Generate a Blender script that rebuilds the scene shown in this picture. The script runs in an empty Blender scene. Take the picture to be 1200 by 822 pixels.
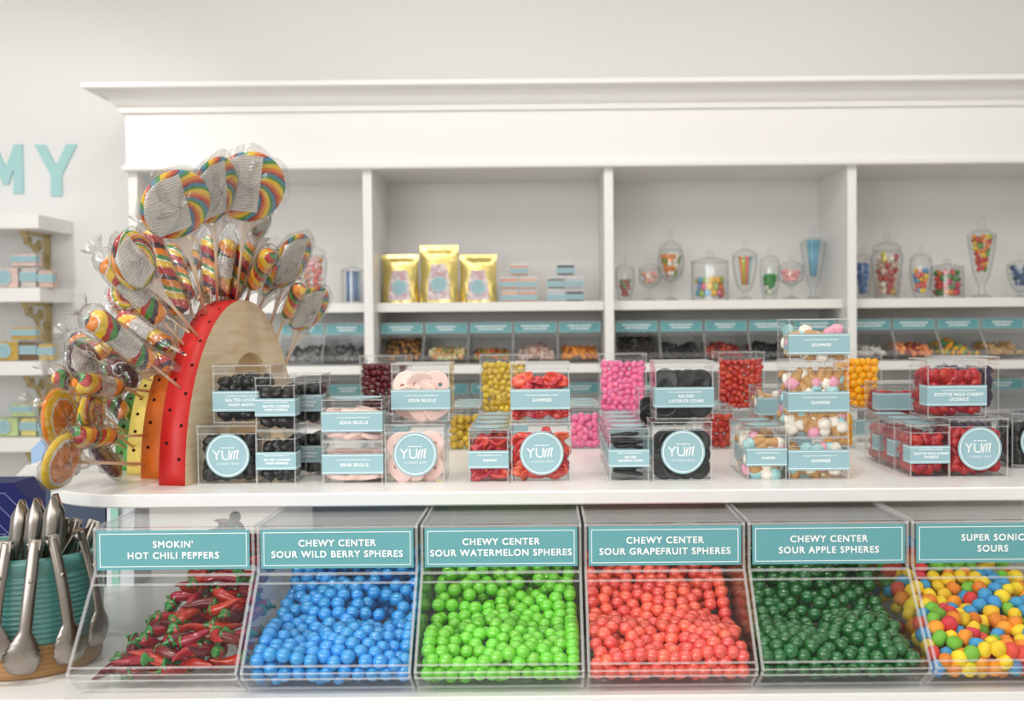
import bpy, math, random
import numpy as np
from mathutils import Vector, Matrix, Quaternion, Euler
PI = math.pi
rng = np.random.default_rng(7)
random.seed(7)
scene = bpy.context.scene
C = scene.collection

# ------------------------------------------------------------------ camera
F = 1333.33
PITCH, ROLL = 0.02625, 0.0088
CAM = Vector((0.0, 0.0, 1.40))
cam_d = bpy.data.cameras.new('camera')
cam = bpy.data.objects.new('camera', cam_d)
C.objects.link(cam)
cam_d.sensor_width = 36.0
cam_d.lens = 40.0
cam_d.shift_x = -0.0333
cam_d.clip_start = 0.05
cam_d.dof.use_dof = True
cam_d.dof.focus_distance = 1.50
cam_d.dof.aperture_fstop = 8.0
R_CAM = Matrix.Rotation(PI/2 - PITCH, 3, 'X') @ Matrix.Rotation(-ROLL, 3, 'Z')
cam.matrix_world = Matrix.Translation(CAM) @ R_CAM.to_4x4()
scene.camera = cam

# ------------------------------------------------------------------ world, lights, exposure
w = bpy.data.worlds.new('world')
scene.world = w
w.use_nodes = True
w.node_tree.nodes['Background'].inputs[0].default_value = (1.0, 0.975, 0.94, 1)
w.node_tree.nodes['Background'].inputs[1].default_value = 0.60

def area_light(name, loc, target, sx, sy, power, col):
    d = bpy.data.lights.new(name, 'AREA')
    d.shape = 'RECTANGLE'; d.size = sx; d.size_y = sy; d.energy = power; d.color = col
    o = bpy.data.objects.new(name, d); C.objects.link(o)
    o.location = loc
    o.rotation_euler = (Vector(target) - Vector(loc)).to_track_quat('-Z', 'Y').to_euler()
    return o

def spot_light(name, loc, target, power, angle, col, size=0.05, blend=0.6):
    d = bpy.data.lights.new(name, 'SPOT')
    d.energy = power; d.spot_size = angle; d.spot_blend = blend; d.color = col; d.shadow_soft_size = size
    o = bpy.data.objects.new(name, d); C.objects.link(o)
    o.location = loc
    o.rotation_euler = (Vector(target) - Vector(loc)).to_track_quat('-Z', 'Y').to_euler()
    return o

WARM, COOL = (1.0, 0.93, 0.84), (0.93, 0.97, 1.0)
area_light('ceiling_panel_light', (-0.3, 2.6, 3.35), (-0.3, 2.6, 0), 4.0, 1.6, 16, (1.0, 0.97, 0.93))
area_light('shop_window_light', (-2.6, -1.2, 2.0), (0.2, 2.2, 1.1), 2.2, 1.8, 54, COOL)
area_light('added_front_fill', (-0.6, -1.6, 2.1), (-0.8, 5.0, 1.2), 3.0, 1.6, 36, (1.0, 0.97, 0.92))  # unseen fill added behind the camera to brighten the shelves
for i, x in enumerate((-2.4, -1.0, 0.4, 1.8, 3.2)):
    spot_light('track_spot', (x, 3.2, 3.36), (-3.0 if i == 0 else x, 5.6, 0.9 if i == 0 else 1.30), (92, 20, 17, 14, 8)[i], 1.55, (1.0, 0.97, 0.94) if x < 0 else WARM, 0.07)
for i, x in enumerate((-1.1, 0.0, 1.0)):
    spot_light('counter_spot', (x, 0.9, 3.36), (x*0.8, 1.75, 1.15), (50, 43, 27)[i], 1.0, WARM, 0.06)

area_light('added_cabinet_fill', (0.5, 3.5, 2.75), (0.5, 5.45, 1.15), 5.0, 0.4, 17, (1.0, 0.96, 0.90))  # unseen fill added in front of the cabinet to lift its dim lower bins

vs = scene.view_settings
scene.display_settings.display_device = 'sRGB'
vs.view_transform = 'Standard'
vs.look = 'None'
vs.exposure = 0.0
vs.gamma = 1.0
vs.use_curve_mapping = False
scene.cycles.transparent_max_bounces = 40
scene.cycles.max_bounces = 8
scene.cycles.use_denoising = True
scene.cycles.caustics_reflective = False
scene.cycles.caustics_refractive = False

# ------------------------------------------------------------------ where a picture point lies in the place
def ray(px, py):
    v = Vector(((px - 600.0)/F + cam_d.shift_x*1200.0/F, (411.0 - py)/F, -1.0))
    return R_CAM @ v
def P(px, py, Y):
    d = ray(px, py)
    return CAM + d*(Y/d.y)

# ------------------------------------------------------------------ materials
def lin(c):
    c = c/255.0
    return c/12.92 if c <= 0.04045 else ((c+0.055)/1.055)**2.4
def rgb(r, g, b):
    return (lin(r), lin(g), lin(b), 1.0)

MATS = {}
def new_mat(name):
    m = bpy.data.materials.new(name); m.use_nodes = True
    return m, m.node_tree.nodes, m.node_tree.links, m.node_tree.nodes['Principled BSDF']

def solid(name, col, rough=0.45, spec=0.5, metal=0.0, vary=0.06, scale=30.0, bump=0.0, coat=0.0, sss=0.0):
    """colour with a slight procedural mottling"""
    if name in MATS: return MATS[name]
    m, N, L, b = new_mat(name)
    b.inputs['Roughness'].default_value = rough
    b.inputs['Metallic'].default_value = metal
    b.inputs['Specular IOR Level'].default_value = spec
    b.inputs['Coat Weight'].default_value = coat
    if sss:
        b.inputs['Subsurface Weight'].default_value = sss
        b.inputs['Subsurface Radius'].default_value = (0.01, 0.006, 0.004)
        b.inputs['Subsurface Scale'].default_value = 0.5
    tc = N.new('ShaderNodeTexCoord'); no = N.new('ShaderNodeTexNoise'); no.inputs['Scale'].default_value = scale
    L.new(tc.outputs['Object'], no.inputs['Vector'])
    hs = N.new('ShaderNodeHueSaturation'); hs.inputs['Color'].default_value = col
    mr = N.new('ShaderNodeMapRange'); mr.inputs[3].default_value = 1.0 - vary; mr.inputs[4].default_value = 1.0 + vary
    L.new(no.outputs['Fac'], mr.inputs[0]); L.new(mr.outputs[0], hs.inputs['Value'])
    L.new(hs.outputs['Color'], b.inputs['Base Color'])
    if bump:
        bp = N.new('ShaderNodeBump'); bp.inputs['Strength'].default_value = bump; bp.inputs['Distance'].default_value = 0.002
        L.new(no.outputs['Fac'], bp.inputs['Height']); L.new(bp.outputs['Normal'], b.inputs['Normal'])
    MATS[name] = m
    return m

def candy_mat(name, col, rough=0.28, var=0.12, hue=0.01, coat=0.25):
    """a candy colour that differs a little from piece to piece"""
    if name in MATS: return MATS[name]
    m, N, L, b = new_mat(name)
    b.inputs['Roughness'].default_value = rough; b.inputs['Coat Weight'].default_value = coat; b.inputs['Coat Roughness'].default_value = .16
    oi = N.new('ShaderNodeObjectInfo'); hs = N.new('ShaderNodeHueSaturation')
    hs.inputs['Color'].default_value = col
    mr = N.new('ShaderNodeMapRange'); mr.inputs[3].default_value = 1-var; mr.inputs[4].default_value = 1+var
    L.new(oi.outputs['Random'], mr.inputs[0]); L.new(mr.outputs[0], hs.inputs['Value'])
    mh = N.new('ShaderNodeMapRange'); mh.inputs[3].default_value = 0.5-hue; mh.inputs[4].default_value = 0.5+hue
    L.new(oi.outputs['Random'], mh.inputs[0]); L.new(mh.outputs[0], hs.inputs['Hue'])
    L.new(hs.outputs['Color'], b.inputs['Base Color'])
    MATS[name] = m
    return m

def clear(name, tint=(0.993, 0.996, 0.996), base=0.017, gain=0.6, rough=0.02, rim=None, bump=0.0, bscale=60):
    """clear sheet: see-through, with a sheen that grows towards grazing angles"""
    if name in MATS: return MATS[name]
    m, N, L, b = new_mat(name)
    N.remove(b)
    out = N['Material Output']
    lw = N.new('ShaderNodeLayerWeight'); lw.inputs['Blend'].default_value = 0.5
    pw = N.new('ShaderNodeMath'); pw.operation = 'POWER'; pw.inputs[1].default_value = 5.0
    ma = N.new('ShaderNodeMath'); ma.operation = 'MULTIPLY_ADD'; ma.inputs[1].default_value = gain; ma.inputs[2].default_value = base
    tr = N.new('ShaderNodeBsdfTransparent'); tr.inputs['Color'].default_value = (*tint, 1)
    gl = N.new('ShaderNodeBsdfGlossy'); gl.inputs['Roughness'].default_value = rough
    mx = N.new('ShaderNodeMixShader')
    L.new(lw.outputs['Facing'], pw.inputs[0]); L.new(pw.outputs[0], ma.inputs[0]); L.new(ma.outputs[0], mx.inputs[0])
    L.new(tr.outputs[0], mx.inputs[1]); L.new(gl.outputs[0], mx.inputs[2]); L.new(mx.outputs[0], out.inputs['Surface'])
    if rim:
        p2 = N.new('ShaderNodeMath'); p2.operation = 'POWER'; p2.inputs[1].default_value = 2.5
        mc = N.new('ShaderNodeMix'); mc.data_type = 'RGBA'
        mc.inputs['A'].default_value = (*tint, 1); mc.inputs['B'].default_value = (*rim, 1)
        L.new(lw.outputs['Facing'], p2.inputs[0]); L.new(p2.outputs[0], mc.inputs['Factor']); L.new(mc.outputs['Result'], tr.inputs['Color'])
    if bump:
        tc = N.new('ShaderNodeTexCoord'); no = N.new('ShaderNodeTexNoise'); no.inputs['Scale'].default_value = bscale
        bp = N.new('ShaderNodeBump'); bp.inputs['Strength'].default_value = bump; bp.inputs['Distance'].default_value = 0.004
        L.new(tc.outputs['Object'], no.inputs['Vector']); L.new(no.outputs['Fac'], bp.inputs['Height'])
        L.new(bp.outputs['Normal'], gl.inputs['Normal']); L.new(bp.outputs['Normal'], lw.inputs['Normal'])
    MATS[name] = m
    return m

def milky(name, col, opac, rough=0.2):
    if name in MATS: return MATS[name]
    m, N, L, b = new_mat(name)
    out = N['Material Output']
    b.inputs['Base Color'].default_value = col; b.inputs['Roughness'].default_value = rough
    tr = N.new('ShaderNodeBsdfTransparent'); mx = N.new('ShaderNodeMixShader'); mx.inputs[0].default_value = opac
    L.new(tr.outputs[0], mx.inputs[1]); L.new(b.outputs[0], mx.inputs[2]); L.new(mx.outputs[0], out.inputs['Surface'])
    MATS[name] = m
    return m

ACRYLIC = clear('clear_acrylic')
EDGE = milky('acrylic_edge', rgb(240, 240, 240), 0.22, 0.08)
GLASS = clear('jar_glass', (0.985, 0.99, 0.99), 0.05, 0.8, 0.01, rim=(0.80, 0.82, 0.82))
CELLO = clear('cellophane', (0.97, 0.97, 0.97), 0.15, 0.7, 0.09, rim=(0.82, 0.82, 0.80), bump=0.9, bscale=70)
CELLO_SKIRT = milky('gathered_cellophane', rgb(240, 236, 230), 0.55, 0.15)
WHITE = solid('white_paint', rgb(240, 239, 237), 0.4, 0.4, vary=0.01, scale=3)
WALLM = solid('wall_paint', rgb(238, 238, 237), 0.6, 0.3, vary=0.01, scale=2, bump=0.02)
SHELFM = solid('white_laminate', rgb(240, 239, 237), 0.3, 0.45, vary=0.012, scale=5)
TEAL = solid('teal_card', rgb(102, 166, 172), 0.35, 0.45, vary=0.01)
BANDM = solid('pale_blue_band', rgb(152, 188, 196), 0.35, 0.4, vary=0.01)
INK = solid('white_print', rgb(246, 250, 250), 0.5, 0.3, vary=0.005)
STEEL = solid('brushed_steel', rgb(164, 156, 148), 0.27, 0.5, 1.0, vary=0.06, scale=60)
STICKM = solid('paper_stick', rgb(236, 208, 174), 0.6, 0.3, vary=0.05, scale=40)

# ------------------------------------------------------------------ mesh building
class MB:
    def __init__(self): self.v = []; self.f = []; self.m = []; self.s = []
    def add(self, vs, fs, mi=0, smooth=False, M=None):
        n = len(self.v)
        for p in vs:
            p = Vector(p)
            self.v.append(tuple(M @ p) if M is not None else tuple(p))
        for f in fs:
            self.f.append(tuple(n+i for i in f)); self.m.append(mi); self.s.append(smooth)
        return self
    def box(self, lo, hi, mi=0, M=None):
        x0, y0, z0 = lo; x1, y1, z1 = hi
        return self.add([(x0,y0,z0),(x1,y0,z0),(x1,y1,z0),(x0,y1,z0),(x0,y0,z1),(x1,y0,z1),(x1,y1,z1),(x0,y1,z1)],
                 [(0,3,2,1),(4,5,6,7),(0,1,5,4),(1,2,6,5),(2,3,7,6),(3,0,4,7)], mi, False, M)
    def bbox(self, lo, hi, b, mi=0, M=None):
        """box with chamfered edges"""
        x0, y0, z0 = lo; x1, y1, z1 = hi
        xs = [(x0, x0+b), (x1, x1-b)]; ys = [(y0, y0+b), (y1, y1-b)]; zs = [(z0, z0+b), (z1, z1-b)]
        vs = []; idx = {}
        for i in (0,1):
            for j in (0,1):
                for k in (0,1):
                    for ax in (0,1,2):
                        idx[i,j,k,ax] = len(vs)
                        vs.append((xs[i][0 if ax == 0 else 1], ys[j][0 if ax == 1 else 1], zs[k][0 if ax == 2 else 1]))
        fs = []
        for i in (0,1):
            q = [idx[i,0,0,0], idx[i,1,0,0], idx[i,1,1,0], idx[i,0,1,0]]; fs.append(q if i else q[::-1])
            q = [idx[0,i,0,1], idx[0,i,1,1], idx[1,i,1,1], idx[1,i,0,1]]; fs.append(q if i else q[::-1])
            q = [idx[0,0,i,2], idx[1,0,i,2], idx[1,1,i,2], idx[0,1,i,2]]; fs.append(q if i else q[::-1])
        for i in (0,1):
            for j in (0,1):
                fs.append([idx[i,j,0,0], idx[i,j,0,1], idx[i,j,1,1], idx[i,j,1,0]])
                fs.append([idx[i,0,j,0], idx[i,0,j,2], idx[i,1,j,2], idx[i,1,j,0]])
                fs.append([idx[0,i,j,1], idx[0,i,j,2], idx[1,i,j,2], idx[1,i,j,1]])
                for k in (0,1): fs.append([idx[i,j,k,0], idx[i,j,k,1], idx[i,j,k,2]])
        return self.add(vs, fs, mi, False, M)
    def prism(self, poly, a, b, axis='x', mi=0, M=None, smooth=False):
        """polygon extruded along an axis: 'x' (poly in y,z), 'y' (poly in x,z), 'z' (poly in x,y)"""
        n = len(poly)
        def mk(p, t): return {'x': (t, p[0], p[1]), 'y': (p[0], t, p[1]), 'z': (p[0], p[1], t)}[axis]
        vs = [mk(p, a) for p in poly] + [mk(p, b) for p in poly]
        k = len(self.f)
        self.add(vs, [tuple(range(n))[::-1], tuple(range(n, 2*n))], mi, False, M)
        n0 = len(self.v) - 2*n
        for i in range(n):
            j = (i+1) % n
            self.f.append((n0+i, n0+j, n0+n+j, n0+n+i)); self.m.append(mi); self.s.append(smooth)
        return self
    def bar(self, p, q, w, mi=0, M=None):
        p = Vector(p); q = Vector(q); d = (q-p).normalized()
        u = d.orthogonal().normalized() if abs(d.z) > 0.999 or True else None
        ref = Vector((1,0,0)) if abs(d.x) < 0.9 else Vector((0,0,1))
        u = d.cross(ref).normalized(); v = d.cross(u).normalized()
        h = w/2
        c = [(-h,-h),(h,-h),(h,h),(-h,h)]
        vs = [p+u*a+v*b for a, b in c] + [q+u*a+v*b for a, b in c]
        return self.add(vs, [(0,1,2,3),(7,6,5,4),(0,4,5,1),(1,5,6,2),(2,6,7,3),(3,7,4,0)], mi, False, M)
    def tube(self, pts, rad, n=8, mi=0, M=None, caps=True):
        pts = [Vector(p) for p in pts]; k = len(pts)
        rads = rad if isinstance(rad, (list, tuple)) else [rad]*k
        vs = []; fs = []; u = None
        for i, p in enumerate(pts):
            d = (pts[min(i+1, k-1)] - pts[max(i-1, 0)]).normalized()
            if u is None: u = d.orthogonal().normalized()
            u = (u - d*u.dot(d)).normalized(); v = d.cross(u)
            for j in range(n):
                a = 2*PI*j/n; vs.append(p + (u*math.cos(a)+v*math.sin(a))*rads[i])
        for i in range(k-1):
            for j in range(n):
                j2 = (j+1) % n
                fs.append((i*n+j, i*n+j2, (i+1)*n+j2, (i+1)*n+j))
        if caps:
            fs.append(tuple(range(n))[::-1]); fs.append(tuple(range((k-1)*n, k*n)))
        return self.add(vs, fs, mi, True, M)
    def lathe(self, prof, n=32, mi=0, M=None, fn=None, close=False):
        """prof: (radius, z); fn(r, z, a) -> r changes the radius round the turn"""
        k = len(prof); vs = []; fs = []
        for r, z in prof:
            for j in range(n):
                a = 2*PI*j/n; rr = fn(r, z, a) if fn else r
                vs.append((rr*math.cos(a), rr*math.sin(a), z))
        for i in range(k-1):
            for j in range(n):
                j2 = (j+1) % n
                fs.append((i*n+j, i*n+j2, (i+1)*n+j2, (i+1)*n+j))
        if prof[0][0] > 1e-6: fs.append(tuple(range(n))[::-1])
        if prof[-1][0] > 1e-6 and not close: fs.append(tuple(range((k-1)*n, k*n)))
        return self.add(vs, fs, mi, True, M)
    def mesh(self, name, mats):
        me = bpy.data.meshes.new(name)
        me.from_pydata(self.v, [], self.f)
        for m in (mats if isinstance(mats, (list, tuple)) else [mats]): me.materials.append(m)
        me.polygons.foreach_set('material_index', self.m)
        me.polygons.foreach_set('use_smooth', self.s)
        me.update()
        return me

def link(name, me, parent=None, loc=None, rot=None, scale=None):
    o = bpy.data.objects.new(name, me); C.objects.link(o)
    if parent is not None: o.parent = parent
    if loc is not None: o.location = loc
    if rot is not None: o.rotation_euler = rot
    if scale is not None: o.scale = scale
    return o
def obj(name, mb, mats, parent=None, loc=None, rot=None): return link(name, mb.mesh(name, mats), parent, loc, rot)
def tag(o, label, cat, group=None, kind=None):
    o['label'] = label; o['category'] = cat
    if group: o['group'] = group
    if kind: o['kind'] = kind
    return o
def thing(name, label, cat, loc=(0,0,0), rot=None, group=None):
    o = link(name, None, None, loc, rot); o.empty_display_size = 0.02
    return tag(o, label, cat, group)
def struct(name, mb, mats):
    o = obj(name, mb, mats); o['kind'] = 'structure'
    return o

TEXTS = {}
def text_mesh(s, size, bold=0.0, space=1.0, mat=None, line=1.0, shear=0.0):
    key = (s, size, bold, space, line, shear)
    if key in TEXTS: return TEXTS[key]
    cu = bpy.data.curves.new('lettering', 'FONT')
    cu.body = s; cu.size = size; cu.align_x = 'CENTER'; cu.align_y = 'CENTER'
    cu.offset = 0.0; cu.space_character = space; cu.space_line = line; cu.shear = shear
    cu.extrude = 0.0; cu.resolution_u = 3
    o = bpy.data.objects.new('lettering_source', cu); C.objects.link(o)
    dg = bpy.context.evaluated_depsgraph_get()
    me = bpy.data.meshes.new_from_object(o.evaluated_get(dg))
    if bold > 0:      # heavier strokes: the same letters a hair apart
        vs = [tuple(v.co) for v in me.vertices]; fs = [tuple(p.vertices) for p in me.polygons]; V = []; Fc = []
        for q, (dx, dy) in enumerate(((-bold, -bold), (bold, -bold), (bold, bold), (-bold, bold))):
            n0 = len(V); V += [(x+dx, y+dy, z+q*8e-6) for x, y, z in vs]; Fc += [tuple(n0+i for i in f) for f in fs]
        me = bpy.data.meshes.new('lettering'); me.from_pydata(V, [], Fc)
    me.name = 'lettering'
    me.materials.clear(); me.materials.append(mat or INK)
    bpy.data.objects.remove(o); bpy.data.curves.remove(cu)
    TEXTS[key] = me
    return me
def lettering(s, size, parent, loc, bold=0.0, space=1.0, line=1.0, shear=0.0, rot=(PI/2, 0, 0), name='lettering', fit=None):
    me = text_mesh(s, size, bold, space, None, line, shear)
    o = link(name, me, parent, loc, rot)
    if fit:
        xs = [v.co.x for v in me.vertices]; wd = max(xs)-min(xs)
        if wd > 1e-6: o.scale = (fit/wd, 1, 1)
    return o

# ------------------------------------------------------------------ packing sweets
def relax(Pn, r, clamp, it=90):
    n = len(Pn); Pn = clamp(Pn)
    for k in range(it):
        D = Pn[:, None, :] - Pn[None, :, :]
        d = np.sqrt((D**2).sum(2)) + np.eye(n)*9 + 1e-9
        ov = np.maximum(0, 2*r - d)
        mv = (D/d[:, :, None]*(ov*0.38)[:, :, None]).sum(1)
        Pn = clamp(Pn + mv)
    return Pn
def ico(r, sub=2, squash=(1,1,1), seed=None, amp=0.0, freq=1.0):
    import bmesh
    bm = bmesh.new(); bmesh.ops.create_icosphere(bm, subdivisions=sub, radius=1.0)
    rs = np.random.default_rng(seed if seed is not None else 0)
    K = rs.normal(size=(6, 3))*freq; ph = rs.uniform(0, 6.28, 6)
    vs = []
    for v in bm.verts:
        d = 1.0
        if amp: d += amp*sum(math.sin(float(K[i] @ np.array(v.co))*1.0 + ph[i]) for i in range(6))/2.4
        vs.append((v.co.x*r*squash[0]*d, v.co.y*r*squash[1]*d, v.co.z*r*squash[2]*d))
    fs = [tuple(q.index for q in f.verts) for f in bm.faces]
    bm.free()
    return vs, fs
def ball_mesh(name, r, mat, sub=2, squash=(1,1,1), seed=None, amp=0.0, freq=1.0):
    vs, fs = ico(r, sub, squash, seed, amp, freq)
    return MB().add(vs, fs, 0, True).mesh(name, mat)
def rand_rot(): return Euler(tuple(rng.uniform(0, 2*PI, 3)))

def visible(Pw, rad, thr=.07):
    """which of a crowd of sweets show from about where the photo was taken, the others of the crowd in front of them"""
    Pw = np.asarray(Pw, float); keep = np.zeros(len(Pw), bool)
    for ex in (-.12, 0.0, .12):
        e = np.array([ex, 0.0, 1.40]); d = Pw-e; dist = np.sqrt((d**2).sum(1)); u = d[:, 0]/d[:, 1]; v = d[:, 2]/d[:, 1]
        cell = float(np.mean(rad/dist))/4; grid = set()
        for i in np.argsort(dist):
            k = 4; cs = [(int((u[i]+a*cell)//cell), int((v[i]+b*cell)//cell)) for a in range(-k, k+1) for b in range(-k, k+1) if a*a+b*b <= 14]
            new = [c for c in cs if c not in grid]
            if len(new) > thr*len(cs): keep[i] = True
            grid.update(new)
    return keep

# ================================================================== THE ROOM
WALL_Y = 5.72
struct('floor', MB().box((-6, -3.0, -0.1), (7, WALL_Y+0.1, 0.0)), solid('pale_floor', rgb(205, 198, 188), 0.4, vary=0.04, scale=4))
struct('wall_back', MB().box((-6, WALL_Y, 0.0), (7, WALL_Y+0.12, 3.4)), WALLM)
struct('ceiling', MB().box((-6, -1.0, 3.4), (7, WALL_Y+0.12, 3.5)), WALLM)

# ------------------------------------------------------------------ built-in display cabinet on the back wall
CAB_Y = 5.15           # front of the uprights
XL = P(147, 165, 5.13).x
XR = 3.75
cab = thing('display_cabinet', 'white built-in wall cabinet with deep cornice and three open bays of shelves', 'cabinet', (0, 0, 0))
zc = lambda py, Y=5.13, px=640: P(px, py, Y).z
Z_TOP = P(640, 92.5, 5.0).z
Z_FT = P(640, 127.5, 5.1).z
Z_FB = P(640, 195.5, 5.12).z
UP_X = [P(425.7, 300, CAB_Y).x, P(708.3, 300, CAB_Y).x, P(993.2, 300, CAB_Y).x]
UPW = 0.042
BAY = UP_X[1]-UP_X[0]
UP_X.append(UP_X[2]+BAY)
BACK_Y = 5.70
# crown: a profile swept along the front and both ends
prof = [(0.0, 0.0), (0.018, 0.0), (0.022, 0.03), (0.03, 0.034), (0.045, 0.05), (0.058, 0.075), (0.085, 0.098), (0.112, 0.107), (0.135, 0.112),
        (0.14, 0.118), (0.14, 0.142), (0.0, 0.142)]
zs = (Z_TOP-Z_FT)/0.142
mb = MB(); vs = []; fs = []
n = len(prof)
for (sx, xx) in ((-1, XL), (1, XR)):
    for o_, h_ in prof: vs.append((xx+sx*o_, WALL_Y-0.002, Z_FT+h_*zs))
    for o_, h_ in prof: vs.append((xx+sx*o_, 5.13-o_, Z_FT+h_*zs))
rings = [0, n, 3*n, 2*n]
for a, b in zip(rings[:-1], rings[1:]):
    for i in range(n):
        j = (i+1) % n
        fs.append((a+i, a+j, b+j, b+i))
mb.add(vs, fs)
mb.box((XL, 5.13, Z_TOP-0.01), (XR, WALL_Y-0.002, Z_TOP-0.002))
obj('cornice', mb, WHITE, cab)
mb = MB().box((XL, 5.13, Z_FB+0.02), (XR, 5.16, Z_FT+0.01))
mb.bbox((XL-0.015, 5.105, Z_FB-0.004), (XR+0.015, 5.16, Z_FB+0.022), 0.006)
obj('fascia', mb, WHITE, cab)
mb = MB().box((XL, 5.16, Z_FB), (XR, BACK_Y, Z_FB+0.02))
obj('top_panel', mb, WHITE, cab)
obj('back_panel', MB().box((XL, BACK_Y, 0.0), (XR, BACK_Y+0.016, Z_TOP-0.02)), WHITE, cab)
for xl in [XL] + UP_X:
    obj('upright', MB().bbox((xl, CAB_Y, 0.0), (xl+UPW, BACK_Y, Z_FB+0.005), 0.002), WHITE, cab)
SH_Y = 5.25
Z_S1 = P(640, 353.5, SH_Y).z
Z_S2 = P(640, 427, 5.2).z
Z_S3 = Z_S2-0.285
edges = [XL] + UP_X
for i in range(len(edges)-1):
    a, b = edges[i]+UPW, edges[i+1]
    obj('shelf', MB().bbox((a, SH_Y, Z_S1-0.043), (b, BACK_Y, Z_S1), 0.002), WHITE, cab)
    obj('shelf', MB().bbox((a, 5.19, Z_S2-0.04), (b, BACK_Y, Z_S2), 0.002), WHITE, cab)
    obj('shelf', MB().bbox((a, 5.19, Z_S3-0.04), (b, BACK_Y, Z_S3), 0.002), WHITE, cab)
obj('base_panel', MB().box((XL, 5.16, 0.0), (XR, 5.18, Z_S3-0.04)), WHITE, cab)

# ------------------------------------------------------------------ big letters on the wall
LY = WALL_Y
def wall_letter(name, label, x0, x1, ytop, ybot, polys):
    a = P(x0, ytop, LY); b = P(x1, ybot, LY)
    mb = MB()
    for poly in polys: mb.prism([(u*(b.x-a.x), (1-v)*(a.z-b.z)) for u, v in poly], -0.012, -0.001, 'y')
    o = obj(name, mb, solid('teal_letter', rgb(172, 216, 217), 0.5, vary=0.01), None, (a.x, LY, b.z))
    return tag(o, label, 'wall letter', 'turquoise letters on the wall')
wall_letter('wall_letter', 'turquoise capital M on the white wall, cut off by the picture edge', -13.5, 28.7, 170, 227,
    [[(0, 1), (0, 0), (.24, 0), (.5, .48), (.76, 0), (1, 0), (1, 1), (.72, 1), (.72, .5), (.58, .82), (.42, .82), (.28, .5), (.28, 1)]])
wall_letter('wall_letter', 'turquoise capital Y on the white wall, above the bracketed shelves', 41.5, 92, 170, 229.5,
    [[(0, 0), (.25, 0), (.5, .42), (.75, 0), (1, 0), (.63, .6), (.63, 1), (.37, 1), (.37, .6)]])

# ------------------------------------------------------------------ bracketed wall shelves at the left
BRASS = solid('antique_brass', rgb(196, 178, 130), 0.45, 0.5, 0.6, vary=0.12, scale=60)
SHX = P(45, 258, 5.33).x
def bracket(parent, loc):
    mb = MB()
    mb.box((-.016, -.27, -.014), (.016, 0, 0)); mb.box((-.016, -.014, -.24), (.016, 0, 0))
    def curve(pts, r): mb.tube(pts, r, 8)
    curve([(0, -.255, -.02), (0, -.235, -.055), (0, -.19, -.06), (0, -.15, -.075), (0, -.115, -.11), (0, -.085, -.15), (0, -.06, -.17), (0, -.045, -.2), (0, -.03, -.235)], 0.011)
    sp = [(0, -.1-.032*math.cos(a*.7)*(1-a/14), -.055-.032*math.sin(a*.7)*(1-a/14)) for a in range(12)]
    curve(sp, 0.008)
    sp = [(0, -.045-.024*math.cos(a*.7+1)*(1-a/14), -.11-.024*math.sin(a*.7+1)*(1-a/14)) for a in range(12)]
    curve(sp, 0.007)
    sp = [(0, -.2-.024*math.cos(a*.7)*(1-a/14), -.035-.018*math.sin(a*.7)*(1-a/14)) for a in range(12)]
    curve(sp, 0.006)
    for q in ((0, -.03, -.235), (0, -.255, -.02)): mb.lathe([(0, -.016), (.012, -.01), (.016, 0), (.012, .01), (0, .016)], 10, M=Matrix.Translation(q))
    return obj('bracket', mb, BRASS, parent, loc)
WSH = []
for k, (py, where) in enumerate(((251.5, 'topmost of the bracketed wall shelves, empty, below the letters'), (337.5, 'bracketed white wall shelf holding pastel boxes with pink lids'),
                               (424, 'bracketed white wall shelf holding the yellow and brown boxes'), (514, 'lowest bracketed white wall shelf, holding green pastel boxes'))):
    z = P(20, py, 5.33).z
    WSH.append(z)
    t = thing('wall_shelf', where, 'shelf', (0, 0, 0), None, 'bracketed wall shelves')
    obj('board', MB().bbox((SHX-1.9, 5.33, z-.066), (SHX, WALL_Y, z), .003), WHITE, t)
    for bx in (SHX-.13, SHX-.95): bracket(t, (bx, WALL_Y, z-.066))

# ================================================================== COUNTER
Z_SHELF = 1.40 - (567-376)*1.667/1333.33
Z_CTR = 1.40 - (811-376)*1.40/1333.33
SH_F, SH_B = 1.588, 2.42
SH_T = 0.0195
SX0, SX1 = P(67, 570, 1.75).x, 1.55
def rounded(x0, x1, y0, y1, r, n=14):
    pts = [(x1, y1), (x0+r, y1)]
    pts += [(x0+r+r*math.cos(a), y1-r+r*math.sin(a)) for a in np.linspace(PI/2, PI, n)[1:]]
    pts += [(x0+r+r*math.cos(a), y0+r+r*math.sin(a)) for a in np.linspace(PI, 1.5*PI, n)]
    pts += [(x1, y0)]
    return pts
ctr = thing('display_counter', 'white sales counter with round-ended raised shelf over the candy bins', 'counter', (0, 0, 0))
def slab(pts, z0, z1, b=0.002):
    """vertical-sided slab with a small chamfer along its rim"""
    c = Vector((sum(p[0] for p in pts)/len(pts), sum(p[1] for p in pts)/len(pts)))
    def inset(d): return [(p[0]-(b if p[0] > c.x else -b)*d, p[1]-(b if p[1] > c.y else -b)*d) for p in pts]
    n = len(pts); mb = MB(); vs = []
    for q, z in ((inset(1), z0), (pts, z0+b), (pts, z1-b), (inset(1), z1)): vs += [(p[0], p[1], z) for p in q]
    fs = [tuple(range(n)), tuple(range(3*n, 4*n))[::-1]]
    for k in range(3):
        for i in range(n):
            j = (i+1) % n; fs.append((k*n+i, (k+1)*n+i, (k+1)*n+j, k*n+j))
    return mb.add(vs, fs)
obj('raised_shelf', slab(rounded(SX0, SX1, SH_F, SH_B, 0.175), Z_SHELF-SH_T, Z_SHELF), SHELFM, ctr)
obj('worktop', slab(rounded(-0.86, SX1, 1.372, 2.5, 0.2), Z_CTR-0.03, Z_CTR), SHELFM, ctr)
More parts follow.
